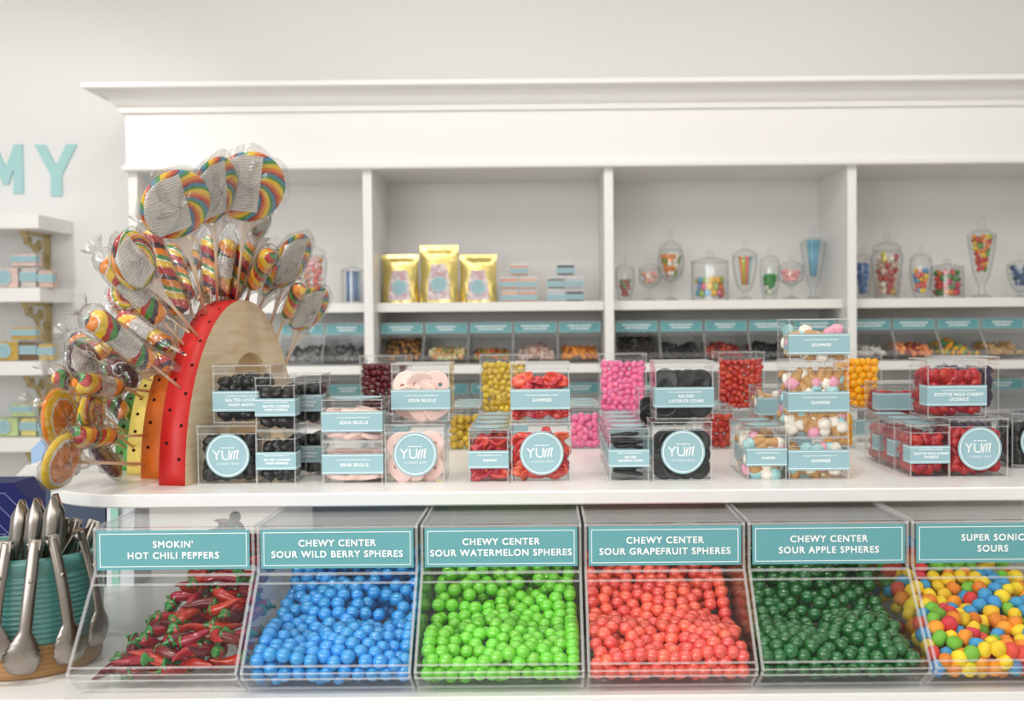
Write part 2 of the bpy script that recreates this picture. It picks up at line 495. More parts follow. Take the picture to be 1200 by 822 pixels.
obj('cabinet_body', MB().prism(rounded(-0.82, SX1, 1.40, 2.46, 0.19), 0.0, Z_CTR-0.03, 'z'), WHITE, ctr)
obj('shelf_support', MB().box((-0.40, 1.93, Z_CTR), (SX1, 1.96, Z_SHELF-SH_T)), solid('support_panel', rgb(206, 202, 198), 0.5, vary=0.02), ctr)

# ================================================================== BULK CANDY BINS
BW = 0.2055
PROF_ = [(-.05, 0), (-.086, .0255), (-.0905, .0325), (0, .137), (0, .1935), (.40, .192), (.40, 0)]
_bins = {}
def bin_meshes(DP=.40):
    if DP in _bins: return _bins[DP]
    _bin = _bins[DP] = {}
    PROF = PROF_[:5] + [(DP, .192), (DP, 0)]
    h = BW/2; t = .003
    mb = MB()
    for s in (-1, 1): mb.prism(PROF, s*h, s*(h-t), 'x', 0)
    iw = h-t
    mb.box((-iw, -.05, 0), (iw, DP, t))                                             # floor
    mb.prism([(-.05, 0), (-.086, .0255), (-.083, .0285), (-.048, .003)], -iw, iw, 'x', 0)  # sloping front foot
    mb.box((-iw, DP-.003, t), (iw, DP, .1915))
    mb.prism([(0, .1935), (DP, .192), (DP, .189), (0, .1905)], -iw, iw, 'x', 0)     # top
    mb.box((-iw, -.0015, .137), (iw, .0015, .192))                                   # label panel
    # polished edges
    for s in (-1, 1):
        x = s*(h-.0015)
        pts = [(x, y, z) for y, z in PROF[:6]]
        for a, b in zip(pts[:-1], pts[1:]): mb.bar(a, b, .0034, 1)
    mb.bar((-h, 0, .192), (h, 0, .192), .003, 1)
    mb.bar((-h, -.05, .0015), (h, -.05, .0015), .003, 1)
    _bin['body'] = mb.mesh('bin_body', [ACRYLIC, EDGE])
    mb = MB()
    mb.bbox((-h+.001, -.094, .0255), (h-.001, -.083, .0335), .0012, 0)
    for y, z in ((-.0938, .0262), (-.0938, .0330)): mb.bar((-h+.001, y, z), (h-.001, y, z), .0018, 1)
    mb.box((-h+.001, -.083, .0285), (h-.001, -.07, .0325), 0)
    _bin['lip'] = mb.mesh('bin_lip', [ACRYLIC, EDGE])
    mb = MB()
    def lp(s): return (-.0885+.0865*s, .0355+.0995*s)
    a, b = lp(0.04), lp(1.0)
    nrm = Vector((0, -(b[1]-a[1]), b[0]-a[0])).normalized()
    off = (nrm.y*.0025, nrm.z*.0025)
    mb.prism([a, b, (b[0]+off[0], b[1]+off[1]), (a[0]+off[0], a[1]+off[1])], -iw, iw, 'x', 0)
    for s in (0.04, 0.885, 0.985):
        q = lp(s); mb.bar((-iw, q[0]-.001, q[1]), (iw, q[0]-.001, q[1]), .0024 if s != .985 else .0032, 1)
    _bin['lid'] = mb.mesh('bin_lid', [ACRYLIC, EDGE])
    mb = MB()
    x0, x1, z0, z1 = -.0975, .0975, .1405, .1905
    mb.box((x0, -.0035, z0), (x1, -.0018, z1), 0)
    fr = .0035; lw = .0009; y = -.0038
    for q in (((x0+fr, y, z0+fr), (x1-fr, y+.0003, z0+fr+lw)), ((x0+fr, y, z1-fr-lw), (x1-fr, y+.0003, z1-fr)),
              ((x0+fr, y, z0+fr), (x0+fr+lw, y+.0003, z1-fr)), ((x1-fr-lw, y, z0+fr), (x1-fr, y+.0003, z1-fr))): mb.box(*q, 1)
    _bin['label'] = mb.mesh('bin_label', [TEAL, INK])
    return _bin
def candy_bin(label, loc, lines=None, group=None, blur_lines=None, depth=.40):
    ms = bin_meshes(depth)
    t = thing('candy_bin', label, 'candy bin', loc, None, group)
    link('bin_body', ms['body'], t); link('lip', ms['lip'], t); link('lid', ms['lid'], t)
    lb = link('label_card', ms['label'], t)
    if lines:
        for k, s in enumerate(lines):
            me = text_mesh(s, .0118, 0.0003, 1.15, INK)
            link('lettering', me, lb, (0, -.0041, .1725-.0142*k), (PI/2, 0, 0))
    if blur_lines:
        mb = MB()
        for k, wd in enumerate(blur_lines):
            x = -wd/2
            rs = random.Random(int(wd*1e5)+k)
            while x < wd/2-.004:
                l_ = rs.uniform(.004, .006); mb.box((x, -.0043, .169-.0135*k), (min(x+l_, wd/2), -.0041, .1765-.0135*k)); x += l_ + (.0016 if rs.random() < .8 else .004)
        obj('lettering', mb, INK, lb)
    return t

LABEL_Y = 1.45
BX = [P(115, 645, LABEL_Y).x-.004, P(307, 645, LABEL_Y).x-.004]
pitch = (P(1073, 640, LABEL_Y).x - P(115, 645, LABEL_Y).x)/5
BX = [P(115, 645, LABEL_Y).x - .0055 + BW/2 + pitch*k for k in range(6)]
BIN_TXT = [["SMOKIN'", "HOT CHILI PEPPERS"], ["CHEWY CENTER", "SOUR WILD BERRY SPHERES"], ["CHEWY CENTER", "SOUR WATERMELON SPHERES"],
           ["CHEWY CENTER", "SOUR GRAPEFRUIT SPHERES"], ["CHEWY CENTER", "SOUR APPLE SPHERES"], ["SUPER SONIC", "SOURS"]]
BIN_LB = ['clear slant-lid bin of red chili pepper gummies, labelled smokin hot chili peppers', 'clear slant-lid bin of blue candy balls, labelled sour wild berry spheres',
          'clear slant-lid bin of bright green candy balls, labelled sour watermelon spheres', 'clear slant-lid bin of coral red candy balls, labelled sour grapefruit spheres',
          'clear slant-lid bin of dark green candy balls, labelled sour apple spheres', 'clear slant-lid bin of mixed coloured sours, labelled super sonic sours']
for k in range(6): candy_bin(BIN_LB[k], (BX[k], LABEL_Y, Z_CTR+.0022), BIN_TXT[k], 'bulk candy bins on the counter')

def bin_fill(k, r, n, protos, name, label, group, seed, keep=215, stuffname=None, dip=.014, spin=True):
    g = np.random.default_rng(seed)
    h = BW/2-.0035
    ph = g.uniform(0, 6, 4)
    def hi(x, y):
        s = np.where(y < .17, .042+(y+.045)*.256, .097+(y-.17)*.22)
        s = s + .005*np.sin(x*55+ph[0]+y*20) + .004*np.sin(y*48+ph[1]-x*30) - dip*np.exp(-((y-.065-x*.1)/.04)**2)
        lid = .0345+(y+.09)*1.13 - r*1.62
        return np.minimum(s, lid)
    def lo(y): return np.maximum(.0032+r, np.where(y < -.05, .0032+(-.05-y)*.71+r*1.3, 0))
    def clamp(p):
        p = p.copy()
        p[:, 0] = np.clip(p[:, 0], -h+r, h-r)
        p[:, 1] = np.clip(p[:, 1], -.067+r, .285)
        top = hi(p[:, 0], p[:, 1]); bot = lo(p[:, 1])
        p[:, 2] = np.clip(p[:, 2], np.maximum(bot, top-r*4.2), np.maximum(top, bot))
        return p
    P0 = np.stack([g.uniform(-h, h, n), g.uniform(-.07, .28, n), g.uniform(0, .12, n)], 1)
    Pn = relax(P0, r*.97, clamp, 90)
    org = Vector((BX[k], LABEL_Y, Z_CTR+.0022))
    vis = visible(Pn+np.array(org), r, .16)
    depth = hi(Pn[:, 0], Pn[:, 1]) - Pn[:, 2] + np.where(Pn[:, 1] > .19, .02, 0)
    order = np.argsort(np.where(vis, 0, 1)+depth)
    keep = min(keep, int(vis.sum()))
    for i in order[:keep]:
        p = Pn[i]
        me = protos[int(g.integers(len(protos)))]
        o = link(name, me, None, org+Vector(p), tuple(g.uniform(0, 6.28, 3)) if spin else None)
        s = g.uniform(.95, 1.07); o.scale = (s, s, s)
        tag(o, label, 'candy', group)
    rest = order[keep:]
    if len(rest):
        mb = MB(); vs, fs = ico(r*.95, 1)
        for i in rest: mb.add(vs, fs, int(g.integers(len(protos))), True, Matrix.Translation(Vector(Pn[i])))
        o = obj(stuffname, mb, [pm.materials[0] for pm in protos], None, org)
        tag(o, 'deeper layers of ' + group, 'candy', None, 'stuff')

R_S = .0094
def sphere_protos(key, col):
    m = candy_mat(key, col, 0.20, 0.10, 0.006, 1.0)
    return [ball_mesh(key, R_S, m, 2, (1, 1, .96), 1, .03, 1.6), ball_mesh(key, R_S, m, 2, (1.03, .97, 1), 2, .03, 1.6), ball_mesh(key, R_S*.97, m, 2, (1, 1, 1), 3, .03, 1.8)]
bin_fill(1, R_S, 500, sphere_protos('blue_candy', rgb(44, 156, 228)), 'candy_ball', 'blue candy ball in the bin labelled sour wild berry spheres', 'blue candy balls', 11, 206, 'candy_ball_bed')
bin_fill(2, R_S, 500, sphere_protos('lime_candy', rgb(118, 212, 50)), 'lime_candy_ball', 'bright green candy ball in the bin labelled sour watermelon spheres', 'bright green candy balls', 12, 206, 'lime_candy_ball_bed')
bin_fill(3, R_S, 500, sphere_protos('coral_candy', rgb(244, 96, 78)), 'coral_candy_ball', 'coral red candy ball in the bin labelled sour grapefruit spheres', 'coral red candy balls', 13, 206, 'coral_candy_ball_bed')
bin_fill(4, R_S, 500, sphere_protos('green_candy', rgb(12, 104, 40)), 'green_candy_ball', 'dark green candy ball in the bin labelled sour apple spheres', 'dark green candy balls', 14, 206, 'green_candy_ball_bed')
def nugget(key, col, seed):
    m = candy_mat(key, col, 0.6, 0.08, 0.01, 0.0)
    vs, fs = ico(.0105, 2, (1, 1, 1), seed, .04, 2.0)
    out = []
    for x, y, z in vs:
        rr = math.hypot(x, y); zz = max(-.0075, min(.0075, z*1.05)); out.append((x, y, zz))
    return MB().add(out, fs, 0, True).mesh(key, m)
SONIC = [nugget('sour_yellow', rgb(250, 214, 40), 1), nugget('sour_yellow', rgb(250, 214, 40), 2), nugget('sour_orange', rgb(246, 148, 40), 3), nugget('sour_orange', rgb(246, 148, 40), 7), nugget('sour_red', rgb(224, 62, 58), 4),
         nugget('sour_blue', rgb(66, 158, 214), 5), nugget('sour_green', rgb(122, 196, 60), 6)]
bin_fill(5, .0100, 430, SONIC, 'sour_nugget', 'sugared sour nugget in the bin labelled super sonic sours', 'mixed colour sour nuggets', 15, 200, 'sour_nugget_bed', .006)

# chili pepper gummies: a heap that climbs from the front left to the back right
CH_RED = [candy_mat('chili_red', rgb(164, 8, 16), 0.13, 0.25, 0.01, 0.4), candy_mat('chili_dark_red', rgb(104, 6, 14), 0.13, 0.25, 0.01, 0.4)]
CH_GRN = candy_mat('chili_green', rgb(52, 118, 46), 0.2, 0.25, 0.02, 0.3)
def chili(seed, mat):
    g = random.Random(seed); bend = g.uniform(.5, 1.1); L_ = .046
    pts = []; rad = []
    for i in range(11):
        t = i/10; a = bend*(t-.3)
        pts.append((L_*(t-.45), .012*bend*(t-.4)**2*2.2, .003*math.sin(t*4+seed))); rad.append(max(.0006, .0092*(1-t)**.6*(.74+.26*math.sin(min(1, t*3)*PI/2))))
    b = MB().tube(pts, rad, 10).mesh('chili_gummy', mat)
    c = MB(); p0 = Vector(pts[0])
    c.lathe([(0, -.009), (.0022, -.0088), (.0026, -.004), (.0052, -.002), (.0088, .0014), (.0090, .0032), (.0072, .004)], 10, 0, Matrix.Translation(p0+Vector((.001, 0, 0))) @ Matrix.Rotation(PI/2, 4, 'Y'), fn=lambda r, z, a: r*(1+.12*math.sin(5*a)) )
    return b, c.mesh('cap', CH_GRN)
CHP = [chili(i, CH_RED[i % 2 == 1]) for i in range(5)]
g = np.random.default_rng(5)
n = 185; h = BW/2-.02; rc = .0125
def ch_hi(x, y): return np.clip(.016 + .042*np.clip((x+.085)/.13, 0, 1) + np.clip(y-.0, 0, .3)*.66*np.clip((x+.105)/.13, 0.0, 1) + .004*np.sin(x*70+y*50), .016, .15)
def ch_clamp(p):
    p = p.copy(); p[:, 0] = np.clip(p[:, 0], -h, h); p[:, 1] = np.clip(p[:, 1], -.028, .30)
    p[:, 0] = np.maximum(p[:, 0], -.078 + np.clip(p[:, 1]+.03, 0, .2)*.36)
    top = np.minimum(ch_hi(p[:, 0], p[:, 1]), .0345+(p[:, 1]+.09)*1.13-.022)
    p[:, 2] = np.clip(p[:, 2], np.maximum(.0175, top-.034), np.maximum(top, .0175)); return p
Pn = relax(np.stack([g.uniform(-h, h, n), g.uniform(-.045, .3, n), g.uniform(0, .1, n)], 1), rc*.92, ch_clamp, 70)
org = Vector((BX[0], LABEL_Y, Z_CTR+.0022))
vis = visible(Pn+np.array(org), .0115, .2)
for p in Pn[vis]:
    b, c = CHP[int(g.integers(5))]
    o = link('chili_gummy', b, None, org+Vector(p), (g.uniform(-.5, .5), g.uniform(-.3, .3), g.uniform(0, 6.28)))
    tag(o, 'glossy red chili pepper gummy with green cap in the leftmost bin', 'candy', 'chili pepper gummies')
    link('cap', c, o)

# ================================================================== CLEAR CANDY BOXES
_box = {}
def box_meshes(W, H, D):
    k = (W, H, D)
    if k in _box: return _box[k]
    t = .0018; e = .0016; w = W/2
    body = MB()
    zt = H-.011
    body.box((-w, 0, 0), (w, t, zt)); body.box((-w, D-t, 0), (w, D, zt))
    body.box((-w, t, 0), (-w+t, D-t, zt)); body.box((w-t, t, 0), (w, D-t, zt)); body.box((-w+t, t, 0), (w-t, D-t, t))
    for x in (-w+e/2, w-e/2):
        for y in (e/2, D-e/2): body.bar((x, y, 0), (x, y, zt), e*1.05, 1)
        body.bar((x, 0, e/2), (x, D, e/2), e*1.05, 1)
    for y in (e/2, D-e/2): body.bar((-w, y, e/2), (w, y, e/2), e*1.05, 1)
    lid = MB(); o = .0006; w2 = w+o; z0 = H-.0125
    lid.box((-w2, -o, H-t), (w2, D+o, H))
    for y0, y1 in ((-o, -o+t*.7), (D+o-t*.7, D+o)): lid.box((-w2, y0, z0), (w2, y1, H-t))
    for x0, x1 in ((-w2, -w2+t*.7), (w2-t*.7, w2)): lid.box((x0, -o, z0), (x1, D+o, H-t))
    for z in (H-e/2, z0):
        ee = e if z > H-.005 else e*.7
        for y in (-o, D+o): lid.bar((-w2, y, z), (w2, y, z), ee, 1)
        for x in (-w2, w2): lid.bar((x, -o, z), (x, D+o, z), ee, 1)
    for x in (-w2+e/2, w2-e/2):
        for y in (-o+e/2, D+o-e/2): lid.bar((x, y, z0), (x, y, H), e, 1)
    _box[k] = (body.mesh('box_body', [ACRYLIC, EDGE]), lid.mesh('box_lid', [ACRYLIC, EDGE]))
    return _box[k]
_band = {}
def band_mesh(W, H, D, zlo, zhi, wrap):
    k = (W, H, D, zlo, zhi, wrap)
    if k in _band: return _band[k]
    w = W/2+.0008; t = .0004; b = MB(); y0 = -.0009
    b.box((-w, y0, zlo), (w, y0+t, zhi), 0)
    for s in (-1, 1): b.box((min(s*w, s*(w-t)), y0+t, zlo), (max(s*w, s*(w-t)), wrap, zhi), 0)
    for z in (zlo+.0026, zhi-.0026):
        b.box((-w, y0-.0002, z-.0004), (w, y0, z+.0004), 1)
        for s in (-1, 1): b.box((min(s*w, s*(w+.0002)), y0, z-.0004), (max(s*w, s*(w+.0002)), wrap, z+.0004), 1)
    _band[k] = b.mesh('label_band', [BANDM, INK])
    return _band[k]
def disc_mesh(r, n=40, ring=True):
    k = ('disc', r, ring)
    if k in _band: return _band[k]
    b = MB().lathe([(0, 0), (r, 0), (r, .0004), (0, .0004)], n, 0)
    b.s = [False]*len(b.f)
    if ring:
        ri, ro = r*.885, r*.925
        vs = []; fs = []
        for i in range(n):
            a = 2*PI*i/n; c, s = math.cos(a), math.sin(a)
            vs += [(ri*c, ri*s, .00065), (ro*c, ro*s, .00065)]
        for i in range(n):
            j = (i+1) % n; fs.append((2*i, 2*i+1, 2*j+1, 2*j))
        b.add(vs, fs, 1)
    _band[k] = b.mesh('round_sticker', [BANDM, INK])
    return _band[k]
def dashes(name, wd, y, h, parent, loc, rot=(PI/2, 0, 0), seed=1):
    b = MB(); rs = random.Random(seed); x = -wd/2
    while x < wd/2:
        l_ = min(rs.uniform(.0008, .0016), wd/2-x); b.box((x, -h/2, 0), (x+l_, h/2, .0001)); x += l_ + (.0004 if rs.random() < .8 else .0012)
    return obj(name, b, INK, parent, loc, rot)
def script_m(h):
    """the slanted, brush-like m of the round sticker"""
    b = MB()
    def stroke(pts, w0):
        n = len(pts)
        for i in range(n-1):
            p, q = pts[i], pts[i+1]; a = w0*(.6+.4*math.sin(PI*(i/n))); c = w0*(.6+.4*math.sin(PI*((i+1)/n)))
            b.add([(p[0]-a, p[1], 0), (p[0]+a, p[1], 0), (q[0]+c, q[1], 0), (q[0]-c, q[1], 0)], [(0, 1, 2, 3) if q[1] > p[1] else (3, 2, 1, 0)])
    S = h
    for k in range(3):
        x = .30*k*S
        stroke([(x-.02*S, -.02*S+.06*k*S), (x+.05*S, .25*S+.06*k*S), (x+.12*S, .62*S+.06*k*S), (x+.17*S, .88*S+.06*k*S)], .075*S)
        if k < 2:
            stroke([(x+.1*S, .55*S+.06*k*S), (x+.24*S, .80*S+.06*k*S), (x+.40*S, .93*S+.06*k*S), (x+.46*S, .92*S+.06*k*S)], .045*S)
    stroke([(-.2*S, .52*S), (-.12*S, .62*S), (-.02*S, .60*S), (.06*S, .52*S)], .05*S)
    stroke([(.02*S, .56*S), (.1*S, .74*S), (.16*S, .86*S)], .05*S)
    stroke([(.58*S, .14*S), (.66*S, .08*S), (.76*S, .2*S)], .05*S)
    return b
_m_mesh = []
def yum_sticker(t, W, H, r=.0325, cz=None):
    d = link('round_sticker', disc_mesh(r), t, (0.0012, -.0006, cz or H*.49), (PI/2, 0, 0))
    me = text_mesh('YU', r*.64, -.00012, 1.0, INK)
    link('lettering', me, d, (-r*.28, 0, .0007))
    if not _m_mesh: _m_mesh.append(script_m(r*.46).mesh('lettering', INK))
    link('lettering', _m_mesh[0], d, (r*.13, -r*.205, .0007))
    dashes('lettering', r*.62, 0, r*.05, d, (0, r*.36, .0007), (0, 0, 0), 3)
    me = text_mesh('A CANDY SHOP', r*.125, .00004, 1.15, INK)
    link('lettering', me, d, (r*.02, -r*.38, .0007))
def candy_box(label, W, H, D, loc, band=None, lines=None, sticker=False, lid_disc=False, wrap=None, group=None):
    t = thing('candy_box', label, 'candy box', loc, None, group)
    b, l = box_meshes(W, H, D)
    link('box_body', b, t); link('box_lid', l, t)
    if band:
        bd = link('label_band', band_mesh(W, H, D, band[0], band[1], wrap or D*.42), t)
        zc_ = (band[0]+band[1])/2
        if lines:
            nl = len(lines); sz = .0062 if W > .07 else .0044
            dashes('lettering', min(W*.62, .05), 0, .0014, bd, (W*.02, -.00118, zc_+(.0062 if nl == 1 else .0078)), seed=len(label))
            for k, s in enumerate(lines):
                me = text_mesh(s, sz, .0002, 1.12, INK)
                link('lettering', me, bd, (W*.03, -.00118, zc_-(.0014 if nl == 1 else -.0016)-k*.0068*(sz/.0058)), (PI/2, 0, 0))
    if sticker: yum_sticker(t, W, H)
    if lid_disc:
        link('lid_sticker', disc_mesh(min(W, D)*.44, 28, False), t, (0, D/2, H+.0001))
    return t

# ------------------------------------------------------------------ the sweets that fill the boxes
def lumps(key, mat, n, r, amp=.24, squash=(1, .92, .85)):
    return [ball_mesh(key, r, mat, 2, squash, 20+i, amp, 2.2) for i in range(n)]
BLACK = candy_mat('black_licorice', rgb(17, 16, 18), .34, .25, .0, .1)
BLACK2 = candy_mat('black_coin_licorice', rgb(24, 25, 28), .42, .25, .0, .1)
REDL = candy_mat('cherry_licorice', rgb(176, 24, 36), .3, .2, .008, .2)
LUMP_BLACK = lumps('licorice_animal', BLACK, 4, .0126)
LUMP_RED = lumps('cherry_licorice', REDL, 4, .0126)
def leaf(key, mat, seed):
    gg = random.Random(seed); nx, ny = 12, 6; vs = []; fs = []; L_, W_ = .038, .021; th = .0028
    ph = gg.uniform(0, 6); fr = gg.uniform(150, 230)
    for lay in (1, -1):
        for i in range(nx+1):
            for j in range(ny+1):
                u = i/nx*2-1; v = j/ny*2-1
                wd = W_/2*(1-.55*u*u)
                vs.append((u*L_/2, v*wd, .0035*math.sin(u*L_/2*fr+ph)+.002*math.sin(v*5+ph)+lay*th*(1-.6*max(abs(u), abs(v))**4)))
    n = (nx+1)*(ny+1)
    for i in range(nx):
        for j in range(ny):
            a = i*(ny+1)+j; q = (a, a+ny+1, a+ny+2, a+1); fs.append(q); fs.append(tuple(n+k for k in q[::-1]))
    ring = [i*(ny+1) for i in range(nx+1)] + [nx*(ny+1)+j for j in range(1, ny+1)] + [i*(ny+1)+ny for i in range(nx-1, -1, -1)] + [j for j in range(ny-1, 0, -1)]
    for a, b in zip(ring, ring[1:]+ring[:1]): fs.append((b, a, n+a, n+b))
    return MB().add(vs, fs, 0, True).mesh(key, mat)
GUMMY_RED = [leaf('red_gummy', candy_mat('red_gummy_a', rgb(205, 44, 50), .25, .2, .012, .3), i) for i in range(3)] + [leaf('red_gummy', candy_mat('red_gummy_b', rgb(226, 92, 74), .25, .2, .012, .3), 5)]
def coin(key, mat):
    b = MB().lathe([(0, -.0026), (.0165, -.0026), (.0185, -.0012), (.0185, .0012), (.0165, .0026), (.014, .002), (0, .002)], 24)
    return b.mesh(key, mat)
COIN = [coin('licorice_coin', BLACK2)]
def skull(key, mat):
    cu = bpy.data.curves.new('outline', 'CURVE'); cu.dimensions = '2D'; cu.fill_mode = 'BOTH'; cu.extrude = .0022; cu.bevel_depth = .0018; cu.bevel_resolution = 2
    def spl(pts):
        s = cu.splines.new('POLY'); s.points.add(len(pts)-1); s.use_cyclic_u = True
        for q, p in zip(s.points, pts): q.co = (p[0], p[1], 0, 1)
    out = []
    for a in np.linspace(0, 2*PI, 40, endpoint=False):
        x = .0210*math.cos(a); y = .0215*math.sin(a)
        if y < 0: x *= 1-.32*(-y/.0215)**.7; y *= 1.1
        out.append((x, y))
    spl(out)
    for cx in (-.0078, .0078): spl([(cx+.0050*math.cos(a), .001+.0050*math.sin(a)) for a in np.linspace(0, 2*PI, 14, endpoint=False)][::-1])
    spl([(.0014*math.cos(a), -.0085+.002*math.sin(a)) for a in np.linspace(0, 2*PI, 8, endpoint=False)][::-1])
    o = bpy.data.objects.new('o', cu); C.objects.link(o)
    me = bpy.data.meshes.new_from_object(o.evaluated_get(bpy.context.evaluated_depsgraph_get()))
    bpy.data.objects.remove(o); bpy.data.curves.remove(cu)
    me.name = key; me.materials.clear(); me.materials.append(mat)
    return me
SKULL = [skull('skull_gummy', candy_mat('skull_pink', rgb(252, 216, 206), .5, .06, .008, .0))]
CONE_TAN = solid('cone_tan', rgb(206, 158, 104), .45, vary=.08)
def cone(key, col, i):
    b = MB().lathe([(0, -.017), (.0052, -.0165), (.0068, -.012), (.0088, .001), (.0092, .0018)], 12, 0)
    b.lathe([(.0092, .0018), (.0098, .005), (.0098, .011), (.0082, .0155), (.0045, .0175), (0, .018)], 14, 1, fn=lambda r, z, a: r*(1+.09*math.sin(5*a)))
    return b.mesh(key, [CONE_TAN, candy_mat('scoop_'+key+str(i), col, .5, .05, .005, 0)])
CONES = [cone('ice_cream_gummy', rgb(250, 240, 226), 0), cone('ice_cream_gummy', rgb(244, 170, 190), 1), cone('ice_cream_gummy', rgb(176, 222, 222), 2), cone('ice_cream_gummy', rgb(250, 240, 226), 0)]
def bean(key, col, var=.12):
    m = candy_mat(key+'_shell', col, .18, var, .008, .5)
    out = []
    for i in range(2):
        vs, fs = ico(1.0, 2); vv = [((x*.0069), (y*.0069+.0012*(z*z)), z*.0106) for x, y, z in vs]
        out.append(MB().add(vv, fs, 0, True).mesh(key, m))
    return out
BEAN = {'pink': bean('pink_jelly_bean', rgb(244, 120, 168)), 'olive': bean('olive_jelly_bean', rgb(206, 172, 48), .18), 'red': bean('red_jelly_bean', rgb(190, 46, 30), .2),
        'yellow': bean('yellow_jelly_bean', rgb(250, 176, 24)), 'wine': bean('wine_jelly_bean', rgb(94, 12, 26), .2)}
YOLK = [ball_mesh('yellow_gummy_ball', .0088, candy_mat('yellow_gummy_shell', rgb(252, 178, 20), .35, .08, .006, .1), 2, (1, 1, .9), 4, .05, 2)]

# kind: protos, packing radius, object name, noun for the label, keep-depth, facing
SWEET = {
    'animal': (LUMP_BLACK, .0092, 'licorice_animal', 'black licorice chunk', .04, 'lump'),
    'cherry': (LUMP_RED, .0092, 'cherry_licorice', 'dark red licorice chunk', .04, 'lump'),
    'gummy': (GUMMY_RED, .0090, 'red_gummy', 'wavy red gummy', .04, 'steep'),
    'coin': (COIN, .0105, 'licorice_coin', 'round black licorice coin', .04, 'face'),
    'coinflat': (COIN, .0105, 'licorice_coin', 'round black licorice coin', .045, 'flat'),
    'skull': (SKULL, .0150, 'skull_gummy', 'pale pink sour skull gummy', .04, 'face'),
    'skullflat': (SKULL, .0122, 'skull_gummy', 'pale pink sour skull gummy', .045, 'flat'),
    'cone': (CONES, .0092, 'ice_cream_gummy', 'ice cream cone gummy', .04, 'plane'),
    'pink': (BEAN['pink'], .0072, 'pink_jelly_bean', 'pink jelly bean', .026, None),
    'olive': (BEAN['olive'], .0072, 'olive_jelly_bean', 'olive yellow jelly bean', .026, None),
    'red': (BEAN['red'], .0072, 'red_jelly_bean', 'shiny red jelly bean', .026, None),
    'wine': (BEAN['wine'], .0072, 'wine_jelly_bean', 'dark wine red jelly bean', .026, None),
    'yellow': (YOLK, .0082, 'yellow_gummy_ball', 'orange yellow candy ball', .028, None),
}
def fill_box(kind, W, H, D, loc, where, side, seed, keepd=None, fill=1.0, top_seen=False):
    protos, r, nm, noun, kd, facing = SWEET[kind]
    kd = keepd or kd
    g = np.random.default_rng(seed)
    t = .0024
    Hf = (H-.014)*fill
    dmax = D-t if side else min(D-t, kd+r*1.2)
    vol = (W-2*t)*(dmax-t)*(Hf-t)
    n = int(vol*.80/(4/3*PI*r**3))
    flat = facing in ('flat',)
    rx, ry, rz = r*1.06, r*1.06, r*1.0
    if facing == 'face': rx, rz, ry = (.0165, .0165, .0095) if kind == 'coin' else (.0205, .0205, .0138)
    if facing == 'flat': rx, ry, rz = .0215, .024, .0080
    if facing == 'plane': rx, ry, rz = .0125, .0160, .0120
    if facing == 'lump': rx, ry, rz = .0125, .0150, .0122
    if facing == 'steep': rx, rz, ry = .015, .012, .0150
    def clamp(p):
        p = p.copy()
        p[:, 0] = np.clip(p[:, 0], -W/2+t+rx, W/2-t-rx); p[:, 1] = np.clip(p[:, 1], t+ry, max(t+ry, dmax-r)); p[:, 2] = np.clip(p[:, 2], t+rz, max(t+rz, Hf-rz))
        return p
    P0 = np.stack([g.uniform(-W/2, W/2, n), g.uniform(0, dmax, n), g.uniform(0, Hf, n)], 1)
    Pn = relax(P0, r*.97, clamp, 60)
    vr = {'face': .015, 'flat': .011, 'steep': .012, 'plane': .012}.get(facing, r*1.05)
    keep = visible(Pn+np.array(Vector(loc)), vr, .22)
    lb = noun + ' ' + where
    for p in Pn[keep]:
        if facing == 'face': rot = (PI/2+g.normal()*.28, g.normal()*.3, g.normal()*.3)
        elif facing == 'flat': rot = (g.normal()*.12, g.normal()*.12, g.uniform(0, 6.28))
        elif facing == 'steep': rot = (PI/2+g.normal()*.5, g.normal()*.5, g.normal()*.4)
        elif facing == 'plane': rot = (g.normal()*.25, g.uniform(0, 6.28), g.normal()*.25)
        else: rot = tuple(g.uniform(0, 6.28, 3))
        if facing == 'face': rot = tuple(Euler((PI/2+max(-.4, min(.4, g.normal()*.22)), 0, 0)).to_quaternion().__matmul__(Euler((0, g.normal()*.2, g.uniform(-.7, .7))).to_quaternion()).to_euler())
        o = link(nm, protos[int(g.integers(len(protos)))], None, Vector(loc)+Vector(p), rot)
        tag(o, lb, 'candy', noun + 's ' + where)

BIG, SMALL, HALF, TALL = (.0875, .0875, .086), (.0578, .079, .078), (.0885, .0622, .087), (.0885, .1125, .087)
ZS = Z_SHELF + .0003
Y0 = 1.675
_seed = [100]
def put(size, px, Y, z, label, sweet, where, side=0, py=540, right=False, fill=1.0, yref=None, **kw):
    W, H, D = size
    x = P(px, py, yref or Y).x + (-W/2 if right else W/2)
    loc = (x, Y, ZS+z)
    candy_box(label, W, H, D, loc, **kw)
    _seed[0] += 1
    if sweet: fill_box(sweet, W, H, D, loc, where, side, _seed[0], fill=fill)
    return loc
E_ = .0004
B_BIG, B_SM, B_HALF, B_TALL, B_TOP = (.0175, .0485), (.021, .0475), (.014, .0445), (.0375, .068), (.0095, .0405)
FA, SK, GU, LC, SC = ['SALTED LICORICE', 'FARM ANIMALS'], ['SOUR SKULLS'], ['GUMMIES'], ['SALTED', 'LICORICE COINS'], ['SCOTTIE WILD CHERRY', 'LICORICE']
